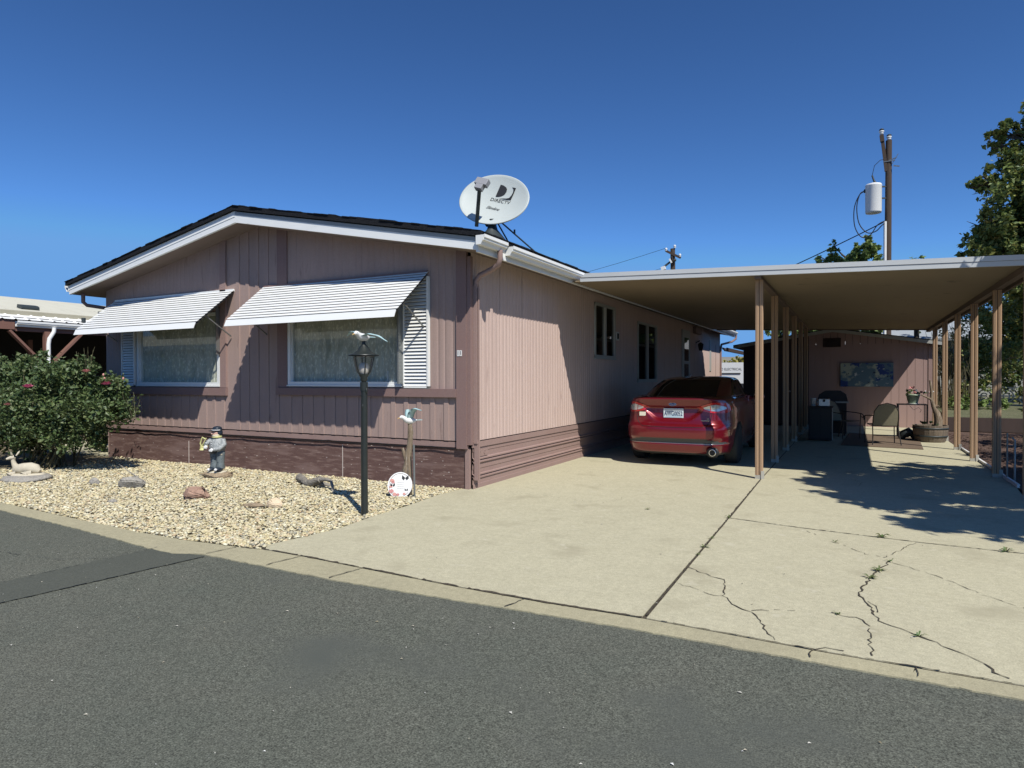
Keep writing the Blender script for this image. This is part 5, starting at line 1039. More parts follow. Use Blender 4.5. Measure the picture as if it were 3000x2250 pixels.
gp('hair', 'shoe', lambda q: (q.ell((0.035, 0.01, 0.59), (0.038, 0.055, 0.05)), q.ell((0.0, 0.035, 0.585), (0.05, 0.035, 0.055))))
gp('button', 'birdwhite', lambda q: [q.ell((-0.03, -0.105, 0.40+i*0.035), (0.008, 0.006, 0.008), 8, 6) for i in range(3)])
gp('pocket', 'cream', lambda q: q.ell((0.085, -0.03, 0.27), (0.022, 0.03, 0.022)))
gp('scarf', 'yellow', lambda q: q.lathe([(0.05, 0.51), (0.075, 0.52), (0.07, 0.545), (0.045, 0.55)], (0, -0.01, 0), 16))
gp('cap', 'shoe', lambda q: (q.ell((0.0, 0.0, 0.655), (0.068, 0.07, 0.038)), q.lathe([(0.066, 0.61), (0.072, 0.63), (0.07, 0.655)], (0, 0, 0), 18), q.ell((-0.03, -0.06, 0.625), (0.065, 0.06, 0.010))))
gp('cap_band', 'birdwhite', lambda q: q.tube([(0.073*math.cos(a), 0.075*math.sin(a), 0.635) for a in np.linspace(-2.9, -0.4, 14)], 0.006, 6))
gp('yellow_lantern', 'yellow', lambda q: (q.tube([(-0.16, -0.12, 0.34), (-0.20, -0.12, 0.44), (-0.16, -0.12, 0.53), (-0.11, -0.12, 0.50)], 0.012, 8), q.tube([(-0.20, -0.12, 0.38), (-0.08, -0.12, 0.40)], 0.012, 8), q.tube([(-0.19, -0.12, 0.37), (-0.10, -0.12, 0.52)], 0.008, 8), q.lathe([(0.045, 0.34), (0.03, 0.37), (0.0, 0.38)], (-0.165, -0.12, 0), 12)))
tag(rockhull('flat_rock', 'rocktan', (-3.97, -0.85, 0.035), (0.27, 0.18, 0.13), 4, 0.62, 0.5), 'flat brown rock carrying the painted garden statue', 'rock')
def rk(name, label, c, r, seed, m, flat=0, rz=0.3):
    return tag(rockhull(name, m, c, r, seed, flat, rz), label, 'rock')
rk('rock', 'pointed grey rock left of the reddish rock in the gravel', (-4.27, -1.98, 0.045), (0.24, 0.13, 0.12), 21, 'rockgrey')
rk('rock', 'reddish brown rock in the middle of the gravel bed', (-2.72, -2.13, 0.05), (0.205, 0.14, 0.125), 12, 'rockred')
rk('rock', 'pale orange rock nearest the kerb in the gravel', (-1.40, -2.06, 0.04), (0.115, 0.085, 0.085), 15, 'rockpale')
rk('rock', 'small flat brown rock touching the pale orange rock', (-1.62, -2.17, 0.02), (0.16, 0.07, 0.035), 16, 'rocktan')
rk('rock', 'small grey pebble rock in front of the rose bush', (-4.99, -2.05, 0.03), (0.10, 0.07, 0.075), 17, 'rockgrey')
rk('rock', 'tiny dull rock low in the gravel near the kerb', (-3.40, -2.75, 0.012), (0.07, 0.05, 0.03), 18, 'rockgrey')
q = MB(); q.tube([(-2.50, -0.62, 0.07), (-2.36, -0.68, 0.055), (-2.22, -0.76, 0.03), (-2.08, -0.80, 0.045), (-1.98, -0.80, 0.09), (-1.90, -0.82, 0.115)], [0.06, 0.052, 0.046, 0.058, 0.05, 0.045], 12)
q.tube([(-1.95, -0.80, 0.10), (-1.8, -0.84, 0.125), (-1.66, -0.87, 0.12), (-1.58, -0.93, 0.06), (-1.54, -0.97, -0.01)], [0.038, 0.024, 0.022, 0.02, 0.018], 10); q.tube([(-2.0, -0.80, 0.06), (-1.85, -0.7, 0.02), (-1.75, -0.65, -0.01)], [0.04, 0.025, 0.015], 8)
tag(q.build('driftwood_log', 'greywood'), 'twisted grey driftwood branch lying on gravel near the lamp post', 'driftwood')
# deer on a stone slab
q = MB(); rock(q, (-6.36, -2.26, 0.02), (0.44, 0.30, 0.075), 31, 26, 10, flat=0.3, amp=0.2); tag(q.build('stone_slab', 'rockgrey'), 'thick pale stone slab at the left edge of the gravel', 'stone slab')
de = thing('deer_statue', 'cream cast fawn statue lying on the stone slab under the rose bush', 'garden statue', (-6.45, -2.25, 0.07))
rx_ = Vector((0.884, 0.467, 0)); ry_ = Vector((-0.467, 0.884, 0)); DM = Matrix(((rx_.x, ry_.x, 0, -6.36), (rx_.y, ry_.y, 0, -2.26), (0, 0, 1, 0.075), (0, 0, 0, 1)))
q = MB(); q.tube([(-0.20, 0, 0.05), (-0.15, 0, 0.075), (-0.05, 0, 0.085), (0.05, 0, 0.09), (0.13, 0, 0.075), (0.19, 0, 0.04)], [0.03, 0.07, 0.082, 0.085, 0.075, 0.03], 14)
q.tube([(-0.15, 0, 0.09), (-0.185, -0.01, 0.15), (-0.195, -0.02, 0.21), (-0.19, -0.02, 0.25)], [0.055, 0.035, 0.027, 0.03], 12); q.tube([(-0.18, -0.02, 0.255), (-0.215, -0.05, 0.25), (-0.25, -0.08, 0.235)], [0.032, 0.026, 0.014], 10)
for s in (-1, 1): q.tube([(-0.175+0.01*s, -0.02+s*0.02, 0.275), (-0.165+0.02*s, -0.02+s*0.045, 0.32), (-0.16+0.02*s, -0.02+s*0.06, 0.345)], [0.008, 0.014, 0.003], 8)
q.tube([(-0.12, -0.07, 0.03), (-0.22, -0.10, 0.015), (-0.14, -0.13, 0.012)], [0.025, 0.02, 0.015], 8); q.tube([(0.12, -0.07, 0.03), (0.0, -0.12, 0.02), (0.10, -0.13, 0.012)], [0.04, 0.025, 0.015], 8)
q.lathe([(0.26, -0.02), (0.25, 0.01), (0.2, 0.018), (0, 0.018)], (0, 0, 0), 20, sx=1, sy=0.62); q.xf(DM); q.build('fawn_body', 'cream', de)
# ================================================================== PATIO THINGS
q = MB(); poly_face(q, [(4.30, 8.50), (5.82, 8.28), (5.95, 11.1), (4.45, 12.1)], 0.014, 0.002); tag(q.build('patio_rug', 'rug'), 'brown rug spread on the patio beneath the sling chairs', 'rug')
def patio_chair(label, loc, rz):
    t = thing('patio_chair', label, 'chair', (loc[0], loc[1], 0), 0, 'sling chairs on the patio'); Mx = Matrix.Translation((loc[0], loc[1], 0.012)) @ Matrix.Rotation(rz, 4, 'Z')
    # local: sitter faces +y, backrest at -y
    q = MB(); V = []; nx, ny = 10, 6
    for j in range(ny+1):
        for i in range(nx+1): x = -0.24+0.48*i/nx; y = -0.20+0.46*j/ny; V.append((x, y, 0.42+0.02*(j/ny)-0.025*(1-(2*i/nx-1)**2)))
    q.add(V, [(j*(nx+1)+i, j*(nx+1)+i+1, (j+1)*(nx+1)+i+1, (j+1)*(nx+1)+i) for j in range(ny) for i in range(nx)], 0, True); q.xf(Mx); q.build('seat', 'sling', t)
    q = MB(); V = []; ny = 10
    for j in range(ny+1):
        f = j/ny; wd = 0.24*(1-0.0*f)*(math.sqrt(max(0.0, 1-max(0, (f-0.6)/0.42)**2.2)))
        for i in range(nx+1): x = wd*(2*i/nx-1); V.append((x, -0.20-0.14*f-0.02*(1-(2*i/nx-1)**2), 0.42+0.48*f))
    q.add(V, [(j*(nx+1)+i, j*(nx+1)+i+1, (j+1)*(nx+1)+i+1, (j+1)*(nx+1)+i) for j in range(ny) for i in range(nx)], 0, True); q.xf(Mx); q.build('backrest', 'sling', t)
    q = MB(); q.tube([(-0.25, -0.20, 0.40), (-0.25, -0.25, 0.60), (-0.235, -0.29, 0.74), (-0.16, -0.33, 0.87), (0, -0.345, 0.915), (0.16, -0.33, 0.87), (0.235, -0.29, 0.74), (0.25, -0.25, 0.60), (0.25, -0.20, 0.40)], 0.011, 8); q.xf(Mx); q.build('back_frame', 'chairmetal', t)
    q = MB(); q.tube([(-0.25, -0.2, 0.41), (-0.25, 0.27, 0.43), (0.25, 0.27, 0.43), (0.25, -0.2, 0.41), (-0.25, -0.2, 0.41)], 0.010, 8); q.xf(Mx); q.build('seat_frame', 'chairmetal', t)
    for s in (-1, 1):
        q = MB(); q.tube([(s*0.25, -0.2, 0.42), (s*0.26, -0.27, 0.2), (s*0.28, -0.33, 0.0)], 0.011, 8); q.xf(Mx); q.build('leg', 'chairmetal', t)
        q = MB(); q.tube([(s*0.30, 0.27, 0.60), (s*0.295, 0.26, 0.3), (s*0.30, 0.25, 0.0)], 0.011, 8); q.xf(Mx); q.build('leg', 'chairmetal', t)
        q = MB(); q.tube([(s*0.25, -0.25, 0.64), (s*0.29, -0.1, 0.635), (s*0.30, 0.15, 0.62), (s*0.30, 0.30, 0.60), (s*0.30, 0.35, 0.56), (s*0.30, 0.33, 0.51), (s*0.30, 0.29, 0.53)], 0.011, 8); q.xf(Mx); q.build('armrest', 'chairmetal', t)
    return t
patio_chair('tan sling patio chair standing half in sunlight with its back turned', (5.12, 9.15), math.radians(12))
patio_chair('tan sling patio chair standing in the shade beside the dark cabinet', (4.30, 10.25), math.radians(-128))
q = MB(); q.box(3.60, 4.10, 9.42, 9.95, 0.02, 0.80); q.box(3.58, 4.12, 9.40, 9.97, 0.775, 0.805); o = q.build('patio_cabinet', 'black', bevel=0.006); tag(o, 'black waist-high cabinet standing in the shade under the carport', 'cabinet')
q = MB(); q.box(4.102, 4.118, 9.42, 9.44, 0.02, 0.77); q.build('pale_edge_strip', 'vinyl', o); q = MB(); q.box(3.63, 3.84, 9.412, 9.419, 0.08, 0.74); q.box(3.86, 4.07, 9.412, 9.419, 0.08, 0.74); q.build('door', 'cartrim', o)
q = MB(); q.lathe([(0.0, 0.81), (0.055, 0.81), (0.055, 0.985), (0.065, 0.99), (0.065, 1.0), (0, 1.0)], (3.70, 9.6, 0), 18); tag(q.build('canister', 'wallwhite'), 'white lidded canister standing on the black cabinet', 'canister')
st = MB(); st.box(3.81, 4.05, 9.5, 9.72, 0.81, 0.985); st_ = st.build('metal_box', 'steelbox', bevel=0.012); tag(st_, 'shiny steel countertop box on the black cabinet', 'appliance'); q = MB(); q.lathe([(0.02, 0), (0.03, 0), (0.03, 0.012), (0, 0.012)], (0, 0, 0), 14); q.v = [(x+3.93, 9.5-z, y+0.94) for x, y, z in q.v]; q.build('knob', 'cartrim', st_)
gr = thing('barbecue_grill', 'closed grey grill standing behind the dark cabinet', 'grill', (4.0, 11.2, 0))
q = MB(); q.prism([(3.72, 0.88), (4.42, 0.88), (4.38, 1.05), (4.25, 1.15), (3.9, 1.15), (3.76, 1.05)], 'y', 11.0, 11.4); q.build('lid', 'cartrim', gr, bevel=0.01)
q = MB(); q.box(3.70, 4.44, 10.98, 11.42, 0.84, 0.878); q.build('shelf', 'galv', gr); q = MB(); q.box(3.75, 4.39, 11.02, 11.38, 0.06, 0.838); q.build('cart', 'black', gr)
q = MB()
for x in (3.8, 4.34): q.tube([(x-0.02, 11.2, 0.05), (x+0.02, 11.2, 0.05)], 0.05, 12)
q.build('castor', 'cartrim', gr)
tb = thing('plant_table', 'thin dark metal table carrying a green flower pot by the shed', 'table', (5.85, 11.1, 0))
q = MB(); q.box(5.50, 6.12, 10.95, 11.5, 0.815, 0.835); q.build('tabletop', 'chairmetal', tb)
for x in (5.515, 6.105):
    for y in (10.965, 11.485): q = MB(); q.box(x-0.013, x+0.013, y-0.013, y+0.013, 0, 0.814); q.build('leg', 'chairmetal', tb)
q = MB(); q.box(5.53, 6.09, 10.96, 10.98, 0.12, 0.14); q.box(5.53, 6.09, 11.47, 11.49, 0.12, 0.14); q.tube([(5.75, 10.96, 0.80), (5.83, 10.96, 0.70), (5.93, 10.96, 0.76), (5.99, 10.96, 0.70), (5.96, 10.96, 0.64)], 0.006, 6); q.build('stretcher', 'chairmetal', tb)
fp = thing('flower_pot', 'sage green flower pot with pale blossoms on the metal table', 'flower pot', (5.83, 11.15, 0.836))
q = MB(); q.lathe([(0.0, 0.838), (0.095, 0.838), (0.10, 0.855), (0.145, 1.04), (0.155, 1.04), (0.158, 1.07), (0.145, 1.07), (0.14, 1.05), (0.0, 1.05)], (5.83, 11.15, 0), 24); q.build('pot', 'potgreen', fp); q = MB(); q.lathe([(0, 0.8365), (0.12, 0.8365), (0.13, 0.85), (0.0, 0.85)], (5.83, 11.15, 0), 24); q.build('saucer', 'wallwhite', fp)
leaves('foliage', [(5.83, 11.15, 1.12, 0.16, 0.16, 0.08), (6.05, 11.1, 1.10, 0.16, 0.08, 0.04)], 220, 0.06, 'leafgreen', fp, 3)
leaves('blossoms', [(5.80, 11.1, 1.18, 0.12, 0.12, 0.08), (6.1, 11.05, 1.13, 0.14, 0.05, 0.03)], 90, 0.05, 'salmon', fp, 4, aspect=0.9)
leaves('white_blossoms', [(5.86, 11.1, 1.15, 0.12, 0.12, 0.06), (6.12, 11.05, 1.14, 0.12, 0.05, 0.03)], 80, 0.05, 'birdwhite', fp, 5, aspect=0.9)
pl_ = thing('barrel_planter', 'weathered half barrel planter with a bare trunk beside the carport post', 'planter', (6.12, 10.35, 0))
q = MB(); q.lathe([(0.29, 0.0), (0.33, 0.12), (0.35, 0.25), (0.355, 0.385), (0.33, 0.385), (0.32, 0.33), (0.0, 0.33)], (6.12, 10.35, 0), 22, smooth=False); q.build('barrel', 'barrel', pl_)
q = MB(); q.lathe([(0.332, 0.12), (0.340, 0.12), (0.346, 0.155), (0.338, 0.155)], (6.12, 10.35, 0), 22); q.lathe([(0.352, 0.30), (0.361, 0.30), (0.363, 0.335), (0.354, 0.335)], (6.12, 10.35, 0), 22); q.build('hoop', 'dishdark', pl_)
q = MB(); q.tube([(6.26, 10.3, 0.3), (6.27, 10.3, 0.5), (6.24, 10.3, 0.66), (6.17, 10.28, 0.82), (6.13, 10.26, 1.0), (6.13, 10.25, 1.15), (6.10, 10.24, 1.42)], [0.09, 0.085, 0.07, 0.045, 0.035, 0.03, 0.022], 10); q.tube([(6.15, 10.27, 0.96), (6.05, 10.2, 1.02), (5.93, 10.15, 1.08)], [0.03, 0.022, 0.016], 8); q.tube([(6.18, 10.28, 0.80), (6.28, 10.25, 0.83)], [0.03, 0.02], 8); q.build('trunk', 'driftwood', pl_)
leaves('foliage', [(6.05, 10.3, 0.42, 0.25, 0.2, 0.08)], 120, 0.06, 'leafdark', pl_, 6)
q = MB(); q.tube([(5.55, 10.7, 0.02), (5.6, 10.7, 0.12), (5.72, 10.7, 0.18), (5.8, 10.7, 0.12), (5.82, 10.7, 0.02)], [0.05, 0.1, 0.12, 0.08, 0.03], 10); tag(q.build('garden_ornament', 'dishdark'), 'dark rounded garden ornament sitting under the plant table', 'ornament')
q = MB(); q.tube([(6.52, 4.25, -0.02), (6.52, 4.25, 0.68)], 0.012, 8); q.tube([(6.60, 4.20, -0.02), (6.60, 4.20, 0.58), (6.57, 4.22, 0.62)], 0.014, 8); q.tube([(6.53, 4.24, 0.5), (6.62, 4.2, 0.5)], 0.01, 8); tag(q.build('water_pipe', 'galv'), 'thin grey water pipes standing beside the nearest right carport post', 'pipe')
q = MB(); q.bar((6.52, 3.5, 0.02), (6.52, 8.8, 0.02), 0.03, 0.05); tag(q.build('edging_strip', 'birdwhite'), 'white edging strip along the right side of the patio', 'edging')
# breeze block wall
bw = MB(); x = 6.9; z0 = 0.56; s = 0.30; kx = 0
while x < 16:
    for j in range(2):
        cx, cz = x+(s if (kx % 2 == 0) else 0), z0+(s*0.98 if j == 0 else 0); cz = z0+0.29 if True else cz
        ccx, ccz = (x+s if kx % 2 == 0 else x), z0+s
        zz = z0+j*s; bw.box(x, x+s, 19.0, 19.09, zz, zz+0.022); bw.box(x, x+s, 19.0, 19.09, zz+s-0.022, zz+s)
        for r_q in (0.09, 0.19, 0.285):
            sx_ = -1 if kx % 2 == 0 else 1; sz_ = -1 if j == 0 else 1; P = []
            for a in np.linspace(0, PI/2, 7): P.append((ccx+sx_*r_q*math.cos(a), ccz+sz_*r_q*math.sin(a)))
            for (a0, c0), (a1, c1) in zip(P, P[1:]): bw.bar((a0, 19.045, c0), (a1, 19.045, c1), 0.08, 0.034)
    x += s; kx += 1
tag(bw.build('breeze_block_wall', 'block'), 'pale openwork breeze block garden wall beyond the carport', 'wall')
def plantlet(name, label, c, r, n, size, m, seed, group=None, cat='plant'):
    t = thing(name, label, cat, (c[0], c[1], c[2]), 0, group)
    q = MB(); R = random.Random(seed)
    for k in range(5): q.tube([(c[0], c[1], c[2]), (c[0]+R.uniform(-.5, .5)*r, c[1]+R.uniform(-.5, .5)*r, c[2]+r*R.uniform(.6, 1.2))], 0.05*r*0.3, 5)
    q.build('stem', 'stem', t); leaves('foliage', [(c[0], c[1], c[2]+r*0.7, r, r, r*0.7)], n, size, m, t, seed); return t
plantlet('flower_clump', 'low leafy clump on the bank left of the second right post', (7.5, 17.0, 0.35), 0.42, 500, 0.12, 'leafgreen', 3, 'leafy clumps on the grassy bank')
plantlet('flower_clump', 'low leafy clump on the bank between the two nearest right posts', (8.4, 17.2, 0.36), 0.40, 500, 0.12, 'leafgreen', 4, 'leafy clumps on the grassy bank')
plantlet('flower_clump', 'low leafy clump on the bank right of the nearest right post', (9.6, 17.2, 0.36), 0.5, 600, 0.12, 'leafgreen', 5, 'leafy clumps on the grassy bank')
# weeds in the cracks
WL = [(3.37, -0.25, .05, 'in the joint corner by the middle of the driveway'), (3.38, -1.24, .045, 'upper one of the pair low on the driveway joint'), (3.385, -1.59, .055, 'lower one of the pair low on the driveway joint'), (3.39, -1.86, .03, 'tiny last one down the driveway joint'),
      (4.78, -0.46, .085, 'biggest, by the shadow edge on the cross joint'), (5.7, -0.555, .07, 'at the far right end of the cross joint'), (4.81, -1.35, .05, 'topmost of the three on the long crack'), (4.72, -1.68, .07, 'middle of the three on the long crack'),
      (4.66, -1.92, .065, 'lowest of the three on the long crack'), (4.46, -2.85, .04, 'low in the short crack near the kerb'), (4.88, -3.03, .05, 'nearest the kerb on the long crack'), (4.4, -0.87, .04, 'faint one left of the long crack'), (2.48, -0.22, .04, 'lone one on the open driveway')]
for i, (x, y, s, lb) in enumerate(WL):
    R = random.Random(i); q = MB()
    for k in range(16 if s > .06 else 10):
        a = R.uniform(0, 2*PI); l = s*R.uniform(0.5, 1.15); w_ = s*0.11; e = R.uniform(0.1, 0.9); d = Vector((math.cos(a), math.sin(a), 0)); p_ = Vector((-d.y, d.x, 0)); o_ = Vector((x, y, 0.003))
        q.add([o_-p_*w_*.3, o_+d*l*.5+p_*-w_+Vector((0, 0, l*e*.6)), o_+d*l+Vector((0, 0, l*e*.45)), o_+d*l*.5+p_*w_+Vector((0, 0, l*e*.6)), o_+p_*w_*.3], [(0, 1, 2, 3, 4)])
    tag(q.build('weed', 'weed'), 'small weed sprouting from concrete, '+lb, 'weed', 'weeds in the driveway cracks')

# ================================================================== ROSE BUSH
rb = thing('rose_bush', 'big dense rose bush with a few pink blooms at the left edge', 'bush', (-7.4, -1.3, 0))
CL = [(-8.9, -1.1, 1.05, 1.2, .9, .75), (-7.7, -1.35, 1.0, 1.0, .85, .72), (-6.75, -1.35, 0.95, 0.75, .7, .62), (-6.15, -1.25, 1.08, 0.50, .5, .45), (-7.0, -1.3, 1.50, .7, .6, .35), (-8.1, -1.2, 1.58, .6, .6, .32), (-8.05, -1.2, 1.85, .2, .2, .16),
      (-6.85, -1.2, 1.72, .22, .22, .26), (-9.2, -1.1, 1.6, .7, .6, .28), (-5.85, -1.2, 0.95, .32, .3, .18), (-5.65, -1.2, 1.05, .13, .13, .12), (-6.15, -1.2, 1.42, .3, .3, .18), (-6.55, -1.4, 0.55, .45, .5, .28), (-7.4, -1.7, 0.62, .7, .5, .34), (-8.5, -1.7, 0.6, .7, .5, .35), (-5.95, -1.15, 1.28, .16, .16, .14)]
leaves('foliage', CL, 34000, 0.062, 'leafrose', rb, 12, shell=0.35, up=0.35, aspect=0.62, sub=16, subr=0.5)
q = MB(); R = random.Random(6)
for k in range(34):
    a = R.uniform(0, 2*PI); c_ = R.choice(CL[:6]); b0 = Vector((-7.55+R.uniform(-.35, .45), -1.35+R.uniform(-.3, .3), 0)); e_ = Vector((c_[0]+R.uniform(-.5, .5)*c_[3], c_[1]+R.uniform(-.5, .5)*c_[4], c_[2]+R.uniform(-.2, .6)*c_[5]))
    m_ = b0.lerp(e_, 0.5)+Vector((0, 0, 0.15)); q.tube([b0, m_, e_], [0.016, 0.011, 0.005], 5)
for (x, y, z, dx) in ((-8.15, -1.2, 1.9, .1), (-6.9, -1.25, 1.85, .05), (-6.6, -1.25, 1.88, 0.02), (-5.5, -1.2, 1.15, .06), (-8.9, -1.2, 1.75, 0), (-6.0, -1.2, 1.35, .04)):
    for k in range(5): q.tube([(x+R.uniform(-.1, .1), y, z-0.3), (x+dx+R.uniform(-.16, .16), y+R.uniform(-.1, .1), z+R.uniform(0, .14))], 0.004, 4)
q.build('stem', 'stem', rb)
def bloom(x, y, z, r, m):
    q = MB(); R = random.Random(int(abs(x*100)))
    for ring, (n, tilt, rr) in enumerate(((6, 0.35, 1.0), (5, 0.8, 0.8), (4, 1.2, 0.55))):
        for k in range(n):
            a = 2*PI*k/n+ring*0.4+R.uniform(-.2, .2); d = Vector((math.cos(a), math.sin(a), 0)); p_ = Vector((-d.y, d.x, 0)); L = r*rr; u_ = d*math.cos(tilt)+Vector((0, 0, math.sin(tilt))); o_ = Vector((x, y, z))
            q.add([o_, o_+u_*L*.55+p_*L*.45, o_+u_*L+p_*L*.2+Vector((0, 0, r*.1)), o_+u_*L-p_*L*.2+Vector((0, 0, r*.1)), o_+u_*L*.55-p_*L*.45], [(0, 1, 2, 3, 4)], 0, True)
    q.build('flower', m, rb)
for (x, y, z, r, m) in ((-6.83, -2.02, 1.36, .085, 'pink'), (-5.15, -1.75, 1.38, 0.0, 'pink'), (-5.98, -1.62, 1.60, .07, 'salmon'), (-7.25, -2.1, 1.08, .06, 'salmon')):
    if r: bloom(x, y, z, r, m)
bloom(-5.93, -1.35, 1.395, .09, 'pink')
for (x, y, z) in ((-6.08, -1.3, 1.56), (-6.05, -1.3, 1.50), (-5.72, -1.2, 1.5), (-6.35, -1.4, 1.62)):
    q = MB(); q.ell((x, y, z), (0.016, 0.016, 0.024), 8, 6); q.build('bud', 'bud', rb)

t = thing('corner_shrub', 'scraggly yellow green shrub climbing at the far left house corner', 'bush', (-8.9, 0.45, 0))
leaves('foliage', [(-9.1, .45, .42, .6, .35, .42), (-8.72, .5, 1.52, .12, .12, .26), (-8.68, .5, 1.15, .12, .12, .25), (-8.8, .5, .85, .2, .2, .25)], 2600, 0.07, 'leafgreen', t, 9, shell=.3)
q = MB(); q.tube([(-8.9, .5, 0), (-8.75, .5, .9), (-8.72, .5, 1.75)], [0.02, 0.012, 0.005], 6); q.tube([(-9.1, .45, 0), (-9.2, .45, .6)], 0.012, 6); q.build('stem', 'stem', t)

# ================================================================== TREES
def tree(name, label, base, top, clumps, n, size, m, seed, trunk_r=0.2, group=None, aspect=0.55, shell=0.4, cat='tree'):
    t = thing(name, label, cat, (base[0], base[1], base[2]), 0, group); R = random.Random(seed); q = MB(); B = Vector(base); T = Vector(top)
    q.tube([B-Vector((0, 0, .2)), B.lerp(T, .3)+Vector((R.uniform(-.1, .1), 0, 0)), B.lerp(T, .65), T], [trunk_r*1.25, trunk_r, trunk_r*.75, trunk_r*.35], 10)
    for c in clumps:
        cc = Vector(c[:3]); s_ = B.lerp(T, min(1, max(.25, (cc.z-base[2]-c[5]*.8)/(max(.5, top[2]-base[2]))*.9))); m_ = s_.lerp(cc, .5)+Vector((R.uniform(-.2, .2), R.uniform(-.2, .2), .15*c[5])); q.tube([s_, m_, cc], [trunk_r*.42, trunk_r*.25, trunk_r*.08], 6)
        for k in range(6):
            e_ = cc+Vector((R.uniform(-1, 1)*c[3]*.8, R.uniform(-1, 1)*c[4]*.8, R.uniform(-.5, .8)*c[5])); q.tube([m_.lerp(cc, .5), e_.lerp(cc, .4), e_], [trunk_r*.12, trunk_r*.07, 0.006], 5)
    q.build('trunk', 'trunk', t); leaves('crown', clumps, n, size, m, t, seed, shell=shell, aspect=aspect); return t
tree('shade_tree', 'big shade tree whose leafy branches reach in at the right edge', (10.2, 0.6, 0), (9.6, 0.3, 4.6),
     [(9.4, .2, 5.2, 2.0, 2.0, 1.1), (7.75, -.5, 4.5, .75, .9, .6), (7.1, 1.0, 4.3, .55, .6, .45), (8.2, 2.2, 4.5, .95, .8, .6), (10.2, 2.0, 5.0, 1.6, 1.6, 1.2), (8.6, -1.7, 4.3, .9, .8, .5), (6.75, 1.75, 3.9, .35, .4, .3), (9.6, 3.2, 3.4, 1.2, .9, 1.0), (9.4, -2.0, 4.8, 1.3, 1.0, .7), (7.7, .3, 3.7, .5, .6, .35), (7.15, -.35, 4.0, .4, .45, .3), (10.5, .3, 2.8, 1.2, 1.2, 1.0), (8.0, .8, 4.9, 1.1, 1.3, .6)], 42000, 0.16, 'leaf', 21, 0.26, shell=0.15)
tree('leafy_tree', 'tall leafy green tree rising above the right end of the carport', (11.0, 17.6, 0.2), (10.6, 17.6, 8.6),
     [(9.3, 17.4, 6.6, 1.7, 1.4, 1.3), (9.5, 17.2, 5.4, 1.4, 1.0, 0.7), (8.5, 17.2, 5.3, 0.8, 0.7, 0.45), (8.3, 17.2, 6.0, 0.85, 0.8, 0.7), (8.0, 17.2, 5.5, 0.6, 0.6, 0.4), (8.2, 17.2, 7.55, 0.55, 0.5, 0.28), (7.85, 17.2, 7.45, 0.3, 0.3, 0.2), (8.9, 17.3, 8.1, 0.8, 0.8, 0.55), (8.45, 17.2, 8.95, 0.55, 0.5, 0.3), (9.1, 17.3, 8.95, 0.7, 0.6, 0.4), (8.35, 17.2, 8.6, 0.3, 0.3, 0.25), (10.6, 17.6, 7.5, 1.7, 1.4, 1.8), (9.2, 17.2, 4.4, 1.5, 1.2, 1.0), (10.0, 17.5, 9.3, 1.2, 1.2, 1.0)], 58000, 0.15, 'leaf', 22, 0.25, shell=0.2)
tree('shade_tree', 'unseen second tree added beyond the right posts to shade the bark bed', (13.4, 4.6, 0), (13.2, 4.8, 4.4),  # out of view, added to cast shade on the bark bed
     [(11.5, 4.6, 5.0, 1.9, 2.0, 1.2), (12.8, 3.8, 5.2, 2.0, 2.0, 1.4), (11.9, 7.2, 5.0, 1.6, 1.8, 1.2), (13.7, 6.5, 5.0, 1.8, 2.0, 1.3), (10.9, 2.8, 4.6, 1.0, 1.2, 0.8)], 22000, 0.22, 'leaf', 41, 0.25, shell=0.15)
q = MB(); q.box(6.6, 16, 14.10, 14.19, 0, 0.38); tag(q.build('timber_edging', 'darkwood'), 'reddish timber edging retaining the raised garden bed', 'edging')
tree('garden_tree', 'dense dark tree behind the breeze block wall beyond the right posts', (11.4, 21.5, .5), (11.2, 21.5, 3.5),
     [(10.6, 21, 3.2, 2.2, 1.5, 1.6), (13, 21.5, 3.5, 2.5, 1.5, 2.0), (9.2, 21.2, 2.0, 1.2, 1.0, 1.0), (11.4, 20.6, 1.7, 1.6, .8, .7), (9.4, 20.6, 3.4, 1.2, .9, .9)], 26000, 0.16, 'leaf', 23, 0.22)
tree('garden_tree', 'brownish twiggy tree beside the right corner of the shed', (7.9, 18.2, .4), (7.9, 18.2, 3.0),
     [(7.9, 18.2, 3.3, 1.1, .9, 1.1), (7.5, 18.1, 2.0, .75, .7, .9), (8.6, 18.3, 2.0, .8, .7, .9), (8.0, 18.0, 1.2, .9, .6, .5)], 7500, 0.10, 'leaf', 24, 0.12)
q = MB(); R = random.Random(12)
for k in range(90):
    x = R.uniform(6.95, 7.75); y = R.uniform(17.2, 17.9); q.tube([(x, y, 0.4), (x+R.uniform(-.2, .2), y, 1.5), (x+R.uniform(-.5, .5), y+R.uniform(-.2, .2), R.uniform(2.0, 3.3))], [0.011, 0.008, 0.004], 4)
tag(q.build('twiggy_shrub', 'stem'), 'thicket of bare upright twigs behind the right hand posts', 'shrub')
tree('poplar_tree', 'pointed green tree poking up over the carport roof beside the pole', (4.6, 23.5, 0), (4.7, 23.5, 6.6),
     [(4.5, 23.5, 5.6, 1.35, 1.0, .85), (5.05, 23.4, 6.7, .42, .4, .6), (5.08, 23.4, 7.25, .16, .16, .38), (4.55, 23.4, 6.6, .28, .3, .4), (4.68, 23.4, 6.95, .13, .13, .3), (3.8, 23.4, 6.55, .33, .3, .5), (3.75, 23.4, 7.1, .13, .13, .35), (3.3, 23.4, 6.25, .35, .3, .35), (3.2, 23.4, 6.6, .12, .12, .2), (5.5, 23.4, 6.4, .22, .3, .35), (4.3, 23.4, 6.25, .9, .4, .3), (4.6, 23.4, 3.7, 1.8, 1.0, .6)], 26000, 0.16, 'leafgreen', 25, 0.16)
